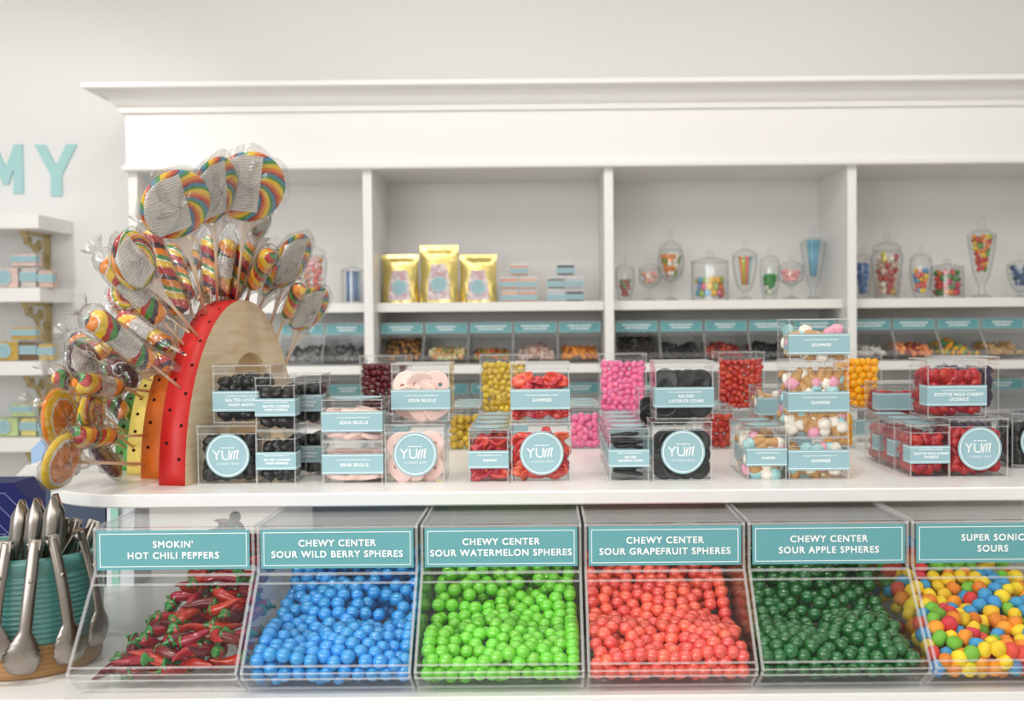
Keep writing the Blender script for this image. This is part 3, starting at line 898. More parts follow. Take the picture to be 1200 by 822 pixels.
# group beside the wooden arch: black licorice animals
put(BIG, 231.5, Y0+.005, 0, 'box of black licorice with round blue sticker, beside the wooden arch', 'animal', 'in the stickered box beside the wooden arch', sticker=True)
put(BIG, 251, 1.715, .0875+E_, 'banded box of black licorice stacked on the stickered one beside the arch', 'animal', 'in the upper box nearest the wooden arch', band=B_BIG, lines=FA)
GA = 'small licorice animal boxes'
put(SMALL, 300.5, Y0+.005, 0, 'small licorice box at the front bottom of its stack, facing out', 'animal', 'in the front bottom small box', 1, band=B_SM, lines=FA, group=GA)
put(SMALL, 300.5, Y0+.005, .079+E_, 'small licorice box at the front top of its stack, right of the wooden arch', 'animal', 'in the front top small box', 1, band=B_SM, lines=FA, group=GA)
put(SMALL, 333.5, Y0+.09, 0, 'small licorice box behind the front stack, lower of the rear pair', 'animal', 'in the lower rear small box', 1, band=B_SM, lines=FA, group=GA)
put(SMALL, 333.5, Y0+.09, .079+E_, 'small licorice box behind the front stack, upper of the rear pair', 'animal', 'in the upper rear small box', 1, band=B_SM, lines=FA, group=GA)
# sour skulls
put(HALF, 378, Y0, 0, 'low box labelled sour skulls, bottom of the pair next to black licorice', 'skullflat', 'in the bottom low box', 0, band=B_HALF, lines=SK)
put(HALF, 378, Y0, .0622+E_, 'low box labelled sour skulls, on top of the pair next to black licorice', 'skullflat', 'in the top low box', 0, band=B_HALF, lines=SK, lid_disc=True)
put(BIG, 451, Y0, 0, 'box of pink skull gummies with round blue sticker on its front', 'skull', 'in the stickered box', 0, sticker=True)
put(BIG, 459.8, 1.715, .0875+E_, 'box labelled sour skulls standing on the stickered skull box', 'skull', 'in the box on top of the stickered box', 0, band=B_BIG, lines=SK)
# red gummies
for k in range(4):
    put(SMALL, 549.6, Y0+.0795*k, 0, ('small red gummy box at the front of its row', 'small red gummy box second from the front of its row', 'small red gummy box third from the front of its row', 'small red gummy box at the back of its row')[k],
        'gummy' if k < 2 else None, 'in a small box of the front row', 1 if k else 0, yref=Y0, band=B_SM, lines=GU if k == 0 else None, lid_disc=True, group='row of small red gummy boxes')
put(BIG, 599.2, Y0, 0, 'box of red gummies with round blue sticker at the shelf middle', 'gummy', 'in the stickered box', 0, sticker=True)
put(BIG, 599.5, 1.70, .0875+E_, 'box of red gummies with blue band, on the stickered red box', 'gummy', 'in the box on top of the stickered box', 0, band=B_BIG, lines=GU)
# licorice coins
for k in range(4):
    put(SMALL, 714.5, Y0+.0795*k, 0, ('small licorice coin box at the front of its row', 'small licorice coin box second from the front of its row', 'small licorice coin box third from the front of its row', 'small licorice coin box at the back of its row')[k],
        'coinflat' if k < 2 else None, 'in a small box of the front row', 0, yref=Y0, band=B_SM, lines=LC if k == 0 else None, lid_disc=True, group='row of small licorice coin boxes')
put(BIG, 764.8, Y0, 0, 'box of black licorice coins with round blue sticker on its front', 'coin', 'in the stickered box', 0, sticker=True)
put(BIG, 768.5, 1.715, .0875+E_, 'box labelled salted licorice coins standing on the stickered coin box', 'coin', 'in the box on top of the stickered box', 0, band=B_BIG, lines=LC)
# ice cream gummies
for k in range(2):
    put(SMALL, 875.8, Y0+.082*k, 0, ('small ice cream gummy box at the front, left of the tower', 'small ice cream gummy box behind the front one, left of the tower')[k],
        'cone', ('in the front small box', 'in the rear small box')[k], -1, yref=Y0, band=B_SM, lines=GU if k == 0 else None, lid_disc=True, group='small ice cream gummy boxes')
put(HALF, 924.5, Y0, 0, 'low ice cream gummy box at the bottom of the tower', 'cone', 'in the bottom box of the tower', -1, band=B_HALF, lines=GU)
put(TALL, 924.5, Y0, .0622+E_, 'tall ice cream gummy box in the middle of the tower', 'cone', 'in the middle box of the tower', -1, band=B_TALL, lines=GU)
put(HALF, 925.5, Y0, .1747+2*E_, 'low ice cream gummy box at the top of the tower', 'cone', 'in the top box of the tower', -1, band=B_TOP, lines=GU)
# cherry licorice
for k in range(3):
    put(SMALL, 1067, Y0+.012+.082*k, 0, ('small cherry licorice box at the front of its row', 'small cherry licorice box in the middle of its row', 'small cherry licorice box at the back of its row')[k],
        'cherry', ('in the front small box', 'in the middle small box', 'in the back small box')[k], -1, yref=Y0+.012, band=B_SM, lines=SC if k == 0 else None, lid_disc=True, group='row of small cherry licorice boxes')
put(BIG, 1112.5, Y0+.012, 0, 'box of cherry licorice with round blue sticker on its front', 'cherry', 'in the stickered box', -1, sticker=True)
put(BIG, 1087.2, 1.70, .0875+E_, 'box labelled scottie wild cherry licorice standing on the stickered box', 'cherry', 'in the box on top of the stickered box', -1, band=B_BIG, lines=SC)
PURP = candy_mat('purple_licorice', rgb(48, 26, 62), .3, .2, .01, .2)
SWEET['grape'] = (lumps('grape_licorice', PURP, 3, .0115), .0092, 'grape_licorice', 'dark purple licorice chunk', .04, 'lump')
put(BIG, 1170.5, 1.80, 0, 'box of dark purple licorice behind the stickered cherry box, lower of two', 'grape', 'in the lower box', 1, right=True, band=B_BIG)
put(BIG, 1170.5, 1.80, .0875+E_, 'box of dark purple licorice behind the scottie box, upper of two', 'grape', 'in the upper box', 1, right=True)
put(BIG, 1186, 1.772, 0, 'box of black licorice cut by the right picture edge', 'animal', 'in the box cut by the picture edge', -1, sticker=True)
put(HALF, 1030, 1.98, 0, 'low cherry licorice box behind the small cherry row, lower of two', None, '', -1, band=B_HALF)
put(HALF, 1030, 1.98, .0622+E_, 'low cherry licorice box behind the small cherry row, upper of two', 'cherry', 'in the low box at the back', -1, band=B_HALF)
put(HALF, 749, 1.87, 0, 'low licorice coin box behind the stickered coin box, lower of two', None, '', 0, band=B_HALF)
put(HALF, 749, 1.87, .0622+E_, 'low licorice coin box behind the stickered coin box, upper of two', 'coin', 'in the low box at the back', 0)
put(HALF, 889, 1.90, 0, 'low ice cream gummy box behind the tower, lower of two', None, '', -1, band=B_HALF)
put(HALF, 889, 1.90, .0622+E_, 'low ice cream gummy box behind the tower, upper of two', 'cone', 'in the low box at the back', -1, band=B_HALF)
# back row of jelly beans
def back_stack(col, px, Y, noun, beside, small_px=None, small_right=False, small_n=0, small_Y=2.10, side=0):
    put(HALF, px, Y, 0, f'low box under the tall box of {noun} in the back row', None, '', 0, band=B_HALF)
    put(TALL, px, Y, .0622+E_, f'tall clear box of {noun} {beside}', col, 'in the tall box', side)
    for k in range(small_n):
        put(SMALL, small_px, small_Y+.0795*k, 0, (f'small box of {noun} at the front of the back row', f'small box of {noun} second in its row', f'small box of {noun} last in its row')[k],
            col if k == 0 else None, 'in the small box', 0, right=small_right, yref=small_Y, lid_disc=True, group='small boxes of '+noun)
back_stack('wine', 423, 2.15, 'wine red jelly beans', 'behind the sour skull boxes')
back_stack('olive', 563.5, 2.15, 'olive yellow jelly beans', 'behind the red gummy boxes', 526, False, 3)
back_stack('pink', 703.5, 2.15, 'pink jelly beans', 'behind the licorice coin row', 667.5, False, 3)
back_stack('red', 842.5, 2.19, 'shiny red jelly beans', 'left of the ice cream tower', 860, True, 2, 2.08)
put(HALF, 1033.5, 2.17, 0, 'low box under the tall box of orange yellow candy balls', None, '', 0, right=True, band=B_HALF)
put(TALL, 1033.5, 2.17, .0622+E_, 'tall clear box of orange yellow candy balls right of the ice cream tower', 'yellow', 'in the tall box', 0, right=True)
put(SMALL, 1003, 2.075, 0, 'small box of orange yellow candy balls right of the ice cream tower', 'yellow', 'in the small box', 0, right=True, lid_disc=True)

# ================================================================== WOODEN ARCH STAND WITH LOLLIPOPS
A0 = Vector((-.5325, 1.668, 0)); AU = Vector((.171, .9853, 0)); AA = Vector((-.9853, .171, 0))
def wood(name):
    if name in MATS: return MATS[name]
    m, N, L, b = new_mat(name)
    b.inputs['Roughness'].default_value = .55
    tc = N.new('ShaderNodeTexCoord'); mp = N.new('ShaderNodeMapping'); mp.inputs['Scale'].default_value = (6, 6, 55)
    wv = N.new('ShaderNodeTexNoise'); wv.inputs['Scale'].default_value = 1.6; wv.inputs['Detail'].default_value = 4; wv.inputs['Distortion'].default_value = .6
    cr = N.new('ShaderNodeValToRGB')
    cr.color_ramp.elements[0].position = .3; cr.color_ramp.elements[0].color = rgb(228, 200, 158)
    cr.color_ramp.elements[1].position = .7; cr.color_ramp.elements[1].color = rgb(244, 226, 194)
    L.new(tc.outputs['Object'], mp.inputs['Vector']); L.new(mp.outputs[0], wv.inputs['Vector']); L.new(wv.outputs['Fac'], cr.inputs[0]); L.new(cr.outputs[0], b.inputs['Base Color'])
    MATS[name] = m
    return m
PINE = wood('pine_wood')
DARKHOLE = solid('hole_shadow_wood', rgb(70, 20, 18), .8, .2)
SLICES = [(0.0, 0.0, .042, 0.0, solid('red_stain', rgb(206, 34, 30), .45, vary=.08, scale=25), 'red_arch'),
          (.066, .064, .108, .062, solid('orange_stain', rgb(226, 112, 26), .5, vary=.08, scale=25), 'orange_arch'),
          (.112, .114, .158, .108, solid('yellow_stain', rgb(240, 216, 112), .5, vary=.06, scale=25), 'yellow_arch'),
          (.152, .160, .202, .150, solid('green_stain', rgb(84, 150, 74), .5, vary=.08, scale=25), 'green_arch')]
W0, H0 = .42, .277
stand = thing('lollipop_stand', 'wooden rainbow arch stand with drilled red, orange, yellow and green slices', 'lollipop stand', (A0.x, A0.y, ZS))
MS = Matrix(((AU.x, AA.x, 0, 0), (AU.y, AA.y, 0, 0), (0, 0, 1, 0), (0, 0, 0, 1)))     # (along width, along depth, up) -> place
def rim(k, th, aa):
    """point on the curved rim of slice k and its outward direction"""
    ins, a0, a1, dh, _, _ = SLICES[k]; W = W0-2*ins; H = H0-dh; t = math.radians(th)
    s = ins + W/2*(1-math.cos(t)); z = H*math.sin(t)
    nrm = Vector((-math.cos(t)/(W/2), 0, math.sin(t)/H)).normalized()
    return Vector((A0.x, A0.y, ZS)) + (MS.to_3x3() @ Vector((s, a0+(a1-a0)*aa, z))), MS.to_3x3() @ nrm
for k, (ins, a0, a1, dh, m, nm) in enumerate(SLICES):
    W = W0-2*ins; H = H0-dh
    pts = [(ins+W/2*(1-math.cos(t)), H*math.sin(t)) for t in np.linspace(0, PI, 49)]
    ci = .23 if k == 0 else .21; hi_ = H-.087 if k == 0 else max(.02, H-.05); ri = .08 if k == 0 else max(.015, W/2-.05)
    rz_ = min(ri, hi_*.98)
    inner = [(ci+ri, 0)] + [(ci+ri*math.cos(t), hi_-rz_+rz_*math.sin(t)) for t in np.linspace(0, PI, 17)] + [(ci-ri, 0)]
    poly = pts + inner                      # outer left foot -> right foot, then the opening from right to left
    mb = MB(); n = len(poly)
    vs = [(s, a0, z) for s, z in poly] + [(s, a1, z) for s, z in poly]
    mb.add(vs, [tuple(range(n)), tuple(range(n, 2*n))[::-1]], 1 if k == 0 else 0)
    for i in range(n):
        j = (i+1) % n
        outer = i < len(pts)-1
        mb.f.append((i, n+i, n+j, j)); mb.m.append(0 if (outer or k) else 1); mb.s.append(outer)
    # drilled holes as dark discs, their inner shade put into the colour
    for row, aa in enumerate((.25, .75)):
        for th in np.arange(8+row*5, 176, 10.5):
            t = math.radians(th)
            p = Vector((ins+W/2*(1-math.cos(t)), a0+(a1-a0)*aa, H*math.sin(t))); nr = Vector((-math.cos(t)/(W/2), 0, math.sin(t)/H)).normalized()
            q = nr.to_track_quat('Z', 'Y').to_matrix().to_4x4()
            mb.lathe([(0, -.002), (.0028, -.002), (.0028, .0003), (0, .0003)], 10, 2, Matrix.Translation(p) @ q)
    M4 = MS.copy()
    mb.v = [tuple(M4 @ Vector(p)) for p in mb.v]
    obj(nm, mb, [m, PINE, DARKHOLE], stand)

pl = [(.23+.0795*math.cos(t), .19-.08+.0795*math.sin(t)) for t in np.linspace(0, PI, 25)]
pl = [(.3095, .0005)] + pl + [(.1505, .0005)]
mb = MB().prism(pl, .010, .040, 'y'); mb.v = [tuple(MS @ Vector(p)) for p in mb.v]
obj('inner_block', mb, solid('darker_pine', rgb(206, 168, 118), .6, vary=.06, scale=12), stand)

# ------------------------------------------------------------------ striped candy
def stripes(name, cols, mode, a, b, rough=.2):
    if name in MATS: return MATS[name]
    m, N, L, bs = new_mat(name)
    bs.inputs['Roughness'].default_value = rough; bs.inputs['Coat Weight'].default_value = .4
    tc = N.new('ShaderNodeTexCoord'); sp = N.new('ShaderNodeSeparateXYZ'); L.new(tc.outputs['Object'], sp.inputs[0])
    def math_(op, x, y=None):
        n = N.new('ShaderNodeMath'); n.operation = op
        for i, v in enumerate((x, y)):
            if v is None: continue
            if isinstance(v, (int, float)): n.inputs[i].default_value = v
            else: L.new(v, n.inputs[i])
        return n.outputs[0]
    no = N.new('ShaderNodeTexNoise'); no.inputs['Scale'].default_value = 90; L.new(tc.outputs['Object'], no.inputs['Vector'])
    wob = math_('MULTIPLY', math_('SUBTRACT', no.outputs['Fac'], .5), .16)
    if mode == 'twist':
        ang = math_('DIVIDE', math_('ARCTAN2', sp.outputs['Y'], sp.outputs['X']), 2*PI)
        val = math_('ADD', math_('MULTIPLY', sp.outputs['Z'], a), math_('MULTIPLY', ang, b))
    else:
        ang = math_('DIVIDE', math_('ARCTAN2', sp.outputs['Z'], sp.outputs['X']), 2*PI)
        rho = math_('SQRT', math_('ADD', math_('MULTIPLY', sp.outputs['X'], sp.outputs['X']), math_('MULTIPLY', sp.outputs['Z'], sp.outputs['Z'])))
        val = math_('ADD', math_('MULTIPLY', rho, a), math_('MULTIPLY', ang, b))
    val = math_('FRACT', math_('ADD', math_('ADD', val, wob), 10.0))
    cr = N.new('ShaderNodeValToRGB'); cr.color_ramp.interpolation = 'CONSTANT'
    el = cr.color_ramp.elements
    while len(el) < len(cols): el.new(.5)
    pos = 0.0; tot = sum(c[1] for c in cols)
    for e, (c, wd) in zip(el, cols):
        e.position = pos/tot; e.color = rgb(*c); pos += wd
    L.new(val, cr.inputs[0]); L.new(cr.outputs[0], bs.inputs['Base Color'])
    MATS[name] = m
    return m
RED_, ORG_, YEL_, GRN_, PUR_, BLU_, WHT_ = (196, 32, 40), (246, 142, 30), (252, 208, 40), (62, 150, 62), (66, 34, 58), (70, 140, 178), (246, 240, 228)
TW = [stripes('twist_warm', [(ORG_, 1.4), (YEL_, 1.4), (RED_, 1.1), (GRN_, .8), (PUR_, .7)], 'twist', 18.0, 1.0),
      stripes('twist_mixed', [(YEL_, 1.3), (WHT_, .25), (ORG_, 1.3), (PUR_, .9), (GRN_, .9), (RED_, 1.0)], 'twist', 17.0, -1.0),
      stripes('twist_red', [(RED_, 1.3), (YEL_, 1.1), (WHT_, .2), (GRN_, .7), (ORG_, 1.2), (PUR_, .9)], 'twist', 19.0, 1.0)]
RBW = [((206, 74, 40), 1), (ORG_, 1.0), (YEL_, 1.3), (GRN_, 1), (BLU_, .9), ((96, 70, 90), .35)]
FL = [stripes('swirl_rainbow', RBW, 'flat', 30.0, 7.0), stripes('swirl_warm', [(YEL_, 1.2), (GRN_, .6), (WHT_, .3), (RED_, .9), (PUR_, .6), (ORG_, 1.2), (WHT_, .25)], 'flat', 48.0, 2.0),
      stripes('swirl_orange', [(ORG_, 3.2), (WHT_, .35), (YEL_, 1.3)], 'flat', 22.0, 0.0), stripes('swirl_purple', [(PUR_, 2.2), (WHT_, .3), ((120, 40, 60), 1.4), (GRN_, .4)], 'flat', 30.0, 1.0)]
def film_label():
    m, N, L, b = new_mat('printed_film')
    out = N['Material Output']
    tc = N.new('ShaderNodeTexCoord'); mp = N.new('ShaderNodeMapping'); mp.inputs['Scale'].default_value = (1, 1, 1)
    wv = N.new('ShaderNodeTexWave'); wv.bands_direction = 'Z'; wv.inputs['Scale'].default_value = 70; wv.inputs['Distortion'].default_value = 7.0; wv.inputs['Detail'].default_value = 3
    no = N.new('ShaderNodeTexNoise'); no.inputs['Scale'].default_value = 220
    L.new(tc.outputs['Object'], mp.inputs[0]); L.new(mp.outputs[0], wv.inputs['Vector']); L.new(tc.outputs['Object'], no.inputs['Vector'])
    mu = N.new('ShaderNodeMath'); mu.operation = 'MULTIPLY'; L.new(wv.outputs['Fac'], mu.inputs[0]); L.new(no.outputs['Fac'], mu.inputs[1])
    cr = N.new('ShaderNodeValToRGB'); cr.color_ramp.elements[0].position = .12; cr.color_ramp.elements[0].color = rgb(218, 214, 208); cr.color_ramp.elements[1].position = .62; cr.color_ramp.elements[1].color = rgb(178, 174, 170)
    L.new(mu.outputs[0], cr.inputs[0]); L.new(cr.outputs[0], b.inputs['Base Color'])
    b.inputs['Roughness'].default_value = .22
    bp = N.new('ShaderNodeBump'); bp.inputs['Strength'].default_value = .5; bp.inputs['Distance'].default_value = .003
    n2 = N.new('ShaderNodeTexNoise'); n2.inputs['Scale'].default_value = 60; L.new(tc.outputs['Object'], n2.inputs['Vector']); L.new(n2.outputs['Fac'], bp.inputs['Height']); L.new(bp.outputs['Normal'], b.inputs['Normal'])
    tr = N.new('ShaderNodeBsdfTransparent'); mx = N.new('ShaderNodeMixShader'); mx.inputs[0].default_value = .82
    L.new(tr.outputs[0], mx.inputs[1]); L.new(b.outputs[0], mx.inputs[2]); L.new(mx.outputs[0], out.inputs['Surface'])
    return m
FILM = film_label()
_lp = {}
def cached(key, fn):
    if key not in _lp: _lp[key] = fn()
    return _lp[key]
def twist_mesh(r, L_, mi):
    def mk():
        prof = []
        for i in range(61):
            t = i/60; e = 1.0
            if t < .07: e = math.sqrt(max(0, 1-((.07-t)/.07)**2))*.96+.04*(t > 0)
            if t > .90: e = math.sqrt(max(0, 1-((t-.90)/.10)**2))
            prof.append((r*e*(.88+.12*t), t*L_))
        fr = TW_F[mi]
        return MB().lathe(prof, 24, fn=lambda rr, z, a: rr*(1+.075*abs(math.sin(PI*(z*fr[0]*2.5+fr[1]*a/(2*PI)))))).mesh('candy', TW[mi])
    return cached(('tw', r, L_, mi), mk)
TW_F = [(18.0, 1.0), (17.0, -1.0), (19.0, 1.0)]
def flat_mesh(r, mi):
    def mk():
        mb = MB(); nr, na = 26, 56; vs = []; fs = []; th = .0062
        for side in (-1, 1):
            for i in range(nr+1):
                q = i/nr; rho = r*q
                for j in range(na):
                    a = 2*PI*j/na
                    h = th*math.sqrt(max(0, 1-max(0, (q-.72)/.28)**2))*(.82+.18*abs(math.sin(PI*(rho/ .021 + a/(2*PI)))))
                    vs.append((rho*math.cos(a), side*h, rho*math.sin(a)))
        n = (nr+1)*na
        for s in (0, 1):
            for i in range(nr):
                for j in range(na):
                    j2 = (j+1) % na; q = (s*n+i*na+j, s*n+(i+1)*na+j, s*n+(i+1)*na+j2, s*n+i*na+j2)
                    fs.append(q if s == 0 else q[::-1])
        return mb.add(vs, fs, 0, True).mesh('candy', FL[mi])
    return cached(('fl', r, mi), mk)
def twist_wrap(r, L_, seed):
    def mk():
        g = random.Random(seed); ph = [g.uniform(0, 6.28) for _ in range(6)]
        prof = [(.0026, -.034), (.004, -.022), (r*.62, -.008), (r*1.12, .006)] + [(r*(1.16+.07*math.sin(i*1.3+ph[0])), .012+(L_-.014)*i/10) for i in range(11)] + [(r*.8, L_+.010), (r*.42, L_+.014), (r*.9, L_+.024), (r*1.05, L_+.030)]
        def fn(rr, z, a): return rr*(1+.07*math.sin(5*a+ph[1]+z*60)+.05*math.sin(9*a+ph[2]-z*90)+.04*math.sin(13*a+ph[3]))
        mb = MB(); mb.lathe(prof, 40, fn=fn, close=True); mb.f = [f for f in mb.f if len(f) == 4]; mb.m = mb.m[:len(mb.f)]; mb.s = mb.s[:len(mb.f)]
        return mb.mesh('wrapper', CELLO)
    return cached(('tww', r, L_, seed), mk)
def flat_wrap(r, seed):
    def mk():
        g = random.Random(seed); ph = [g.uniform(0, 6.28) for _ in range(8)]
        mb = MB(); nr, na = 10, 64; vs = []; fs = []
        for side in (-1, 1):
            for i in range(nr+1):
                q = i/nr
                for j in range(na):
                    a = 2*PI*j/na
                    R = r*1.12*(1+.03*math.sin(3*a+ph[0])+.03*math.sin(7*a+ph[1]))
                    if math.sin(a) > .3: R *= 1+.12*(math.sin(a)-.3)*abs(math.sin(2.5*a+ph[5]))
                    h = .0115*(1-q**3)*(1+.25*math.sin(6*a+ph[2]+q*5)) + .0012*math.sin(15*a+ph[3]+q*12) + .0007
                    vs.append((R*q*math.cos(a), side*h, R*q*math.sin(a)))
        n = (nr+1)*na
        for s in (0, 1):
            for i in range(nr):
                for j in range(na):
                    j2 = (j+1) % na; q = (s*n+i*na+j, s*n+(i+1)*na+j, s*n+(i+1)*na+j2, s*n+i*na+j2)
                    fs.append(q if s == 0 else q[::-1])
        mb.add(vs, fs, 0, True)
        m2 = MB()
        prof = [(.0028, -r-.052), (.0036, -r-.040), (.0048, -r-.030), (.008, -r-.018), (r*.30, -r-.004), (r*.50, -r*.88)]
        m2.lathe(prof, 28, fn=lambda rr, z, a: rr*(1+.12*math.sin(7*a+ph[4])), close=True)
        m2.f = [f for f in m2.f if len(f) == 4]
        mb.add([(x, y*(.55 if abs(x) > .006 else 1), z) for x, y, z in m2.v], m2.f, 1, True)
        return mb.mesh('wrapper', [CELLO, CELLO_SKIRT])
    return cached(('flw', r, seed), mk)
def flat_label(r, seed):
    def mk():
        g = random.Random(seed); ph = g.uniform(0, 6); nx, nz = 14, 14; vs = []; fs = []
        for i in range(nx+1):
            for j in range(nz+1):
                u = i/nx; v = j/nz; x = (-.98+1.22*u)*r; z = (-.66+1.58*v)*r
                k = math.hypot(x, z)
                if k > .97*r: x *= .97*r/k; z *= .97*r/k
                vs.append((x, -.0128-.0008*math.sin(u*9+ph)-.0007*math.sin(v*11+ph+u*4)+.004*(k/r)**3, z))
        for i in range(nx):
            for j in range(nz):
                a = i*(nz+1)+j; fs.append((a, a+nz+1, a+nz+2, a+1))
        return MB().add(vs, fs, 0, True).mesh('sticker', FILM)
    return cached(('fll', r, seed), mk)
def twist_label(r, L_, z0, z1, seed):
    def mk():
        ph = seed*1.7; vs = []; fs = []
        for i in range(13):
            for j in range(15):
                a = -PI/2 + (i/12-.5)*2.1; rr = r*1.13+.0006*math.sin(i*1.9+j*1.1+ph)
                vs.append((rr*math.cos(a), rr*math.sin(a), L_*(z0+(z1-z0)*j/14)+.001*math.sin(i*.9+ph)))
        for i in range(12):
            for j in range(14):
                a = i*15+j; fs.append((a, a+15, a+16, a+1))
        return MB().add(vs, fs, 0, True).mesh('sticker', FILM)
    return cached(('twl', r, L_, z0, z1, seed), mk)
NLP = [0]
def lollipop(kind, base, head_px, headY, r, label, mi=0, yaw=0.0, L_=.10, sticker=True, group='wrapped lollipops in the wooden stand'):
    """base: (slice, angle, depth share); head_px: the tip of a twist, the middle of a flat swirl"""
    b, nrm = rim(*base)
    h = P(head_px[0], head_px[1], headY)
    d = h-b; dist = d.length; d.normalize()
    tc = (CAM-h); tc = (tc - d*tc.dot(d)).normalized()
    tc = Matrix.Rotation(math.radians(yaw), 3, d) @ tc
    y = -tc; x = y.cross(d).normalized()
    M = Matrix((x, y, d)).transposed().to_4x4(); M.translation = b
    NLP[0] += 1; sd = NLP[0]
    t = thing('lollipop', label, 'lollipop', (0, 0, 0), None, group)
    t.matrix_world = M
    if kind == 'twist':
        L_ = min(L_, dist-.006)
        link('candy', twist_mesh(r, L_, mi), t, (0, 0, dist-L_))
        link('wrapper', twist_wrap(r, L_, sd % 4), t, (0, 0, dist-L_))
        obj('stick', MB().tube([(0, 0, .0006), (0, 0, dist-L_+.01)], .0021, 8), STICKM, t)
        if sticker: link('sticker', twist_label(r, L_, .32, .68, sd % 3), t, (0, 0, dist-L_))
    else:
        link('candy', flat_mesh(r, mi), t, (0, 0, dist))
        link('wrapper', flat_wrap(r, sd % 5), t, (0, 0, dist))
        obj('stick', MB().tube([(0, 0, .0006), (0, 0, dist-r+.012)], .0023, 8), STICKM, t)
        if sticker: link('sticker', flat_label(r, sd % 3), t, (0, 0, dist))
    return t
lp = lollipop
# big rainbow swirls along the top
lp('flat', (0, 66, .6), (206, 240), 1.68, .054, 'large rainbow swirl lollipop, left of the three big ones at the top', 0, 18)
lp('flat', (0, 80, .7), (251, 223), 1.745, .053, 'large rainbow swirl lollipop, middle of the three big ones at the top', 0, 50)
lp('flat', (0, 94, .5), (292, 219), 1.83, .058, 'large rainbow swirl lollipop, right of the three big ones at the top', 0, 14)
lp('flat', (0, 108, .6), (306, 250), 1.945, .045, 'rainbow swirl lollipop turned edge-on behind the right big one', 0, 72)
lp('flat', (0, 128, .4), (341, 306), 1.96, .052, 'rainbow swirl lollipop turned sideways, upper of two right of the arch', 0, 58)
lp('flat', (0, 148, .3), (362, 362), 2.01, .046, 'rainbow swirl lollipop turned sideways, lower of two right of the arch', 0, 52)
lp('flat', (0, 118, .7), (324, 322), 1.95, .042, 'rainbow swirl lollipop edge-on above the right shoulder of the arch', 0, 78, sticker=False)
lp('flat', (0, 52, .4), (157, 305), 1.64, .043, 'swirl lollipop with wrinkled white label, left below the big rainbow ones', 1, 40)
# twisted pops that lean out to the left
lp('twist', (0, 31, .5), (106, 370), 1.56, .0165, 'twisted lollipop leaning far out left, its stick in the red slice', 1, 0, .125)
lp('twist', (1, 38, .9), (92, 449), 1.58, .0150, 'twisted lollipop pointing left from the orange slice, above the lowest one', 0, 0, .105)
lp('twist', (1, 18, .9), (84, 513), 1.545, .0145, 'lowest twisted lollipop, lying level, stuck in the orange slice', 0, 0, .11, False)
lp('twist', (0, 48, .8), (122, 303), 1.66, .0165, 'twisted lollipop with dark coiled tip, left of the labelled swirl', 1, 0, .125)
lp('twist', (0, 56, .95), (172, 270), 1.76, .0165, 'thick twisted lollipop under the left big rainbow swirl', 2, 0, .14, False)
lp('twist', (0, 63, .95), (198, 288), 1.84, .0145, 'twisted lollipop among the sticks, first from the left', 2, 0, .105, False)
lp('twist', (0, 72, .95), (222, 282), 2.03, .0135, 'twisted lollipop among the sticks, second from the left', 0, 0, .105)
lp('twist', (0, 80, .95), (245, 278), 1.89, .0135, 'twisted lollipop among the sticks, third from the left', 2, 0, .105, False)
lp('twist', (0, 89, .95), (268, 280), 1.88, .0135, 'twisted lollipop among the sticks, fourth from the left', 0, 0, .105)
lp('twist', (0, 98, .95), (291, 283), 1.89, .0135, 'twisted lollipop among the sticks, fifth from the left', 2, 0, .105, False)
lp('twist', (0, 110, .95), (316, 296), 1.815, .0135, 'twisted lollipop among the sticks, sixth from the left', 0, 0, .105, False)
lp('twist', (1, 60, .5), (210, 300), 1.93, .013, 'twisted lollipop in the orange slice, half hidden by sticks at left', 1, 0, .10, False)
lp('twist', (1, 80, .5), (256, 296), 1.95, .013, 'twisted lollipop in the orange slice, half hidden behind the middle sticks', 1, 0, .10, False)
lp('twist', (1, 100, .5), (302, 304), 1.97, .013, 'twisted lollipop in the orange slice, half hidden behind the right sticks', 1, 0, .10, False)
lp('twist', (0, 138, .6), (352, 335), 1.9, .012, 'thin twisted lollipop behind the sideways rainbow swirls', 0, 0, .085, False)
# the lower left tangle
lp('flat', (1, 6, .9), (72, 541), 1.54, .040, 'lowest lollipop, orange disc with yellow rim hanging over the shelf end', 2, -14, sticker=False)
lp('flat', (2, 5, .8), (124, 538), 1.7, .034, 'dark purple swirl lollipop behind the low orange disc', 3, 48, sticker=False)
lp('flat', (2, 15, .8), (106, 487), 1.66, .035, 'yellow, green and red swirl lollipop between two level twisted ones', 1, 30, sticker=False)
lp('flat', (3, 30, .5), (71, 493), 1.66, .048, 'orange and white lollipop turned edge-on at the far left', 2, 12, sticker=False)
lp('twist', (3, 17, .6), (46, 476), 1.77, .013, 'small yellow and red twisted lollipop at the far left', 1, 0, .075, False)
lp('twist', (3, 28, .6), (64, 437), 1.78, .0135, 'twisted lollipop with yellow tip at the left, behind the crumpled wrapper', 1, 0, .10, False)
lp('flat', (2, 45, .7), (98, 424), 1.74, .034, 'swirl lollipop with crumpled silver wrapper at the left', 3, 40)
lp('twist', (2, 60, .6), (84, 396), 1.91, .0145, 'green and red twisted lollipop, behind the silver wrapped swirl', 2, 0, .12, False)
lp('twist', (1, 55, .4), (112, 408), 1.8, .0145, 'twisted lollipop in the shade behind the far-leaning one', 0, 0, .10, False)
lp('twist', (0, 38, .9), (128, 400), 1.7, .0145, 'twisted lollipop between the two longest leaning ones', 2, 0, .10, False)
lp('twist', (0, 45, .9), (140, 372), 1.78, .0145, 'twisted lollipop just behind the coiled-tip one', 0, 0, .11)
lp('twist', (0, 54, .8), (148, 330), 1.84, .0145, 'twisted lollipop in the red slice, behind the labelled swirl', 2, 0, .11, False)
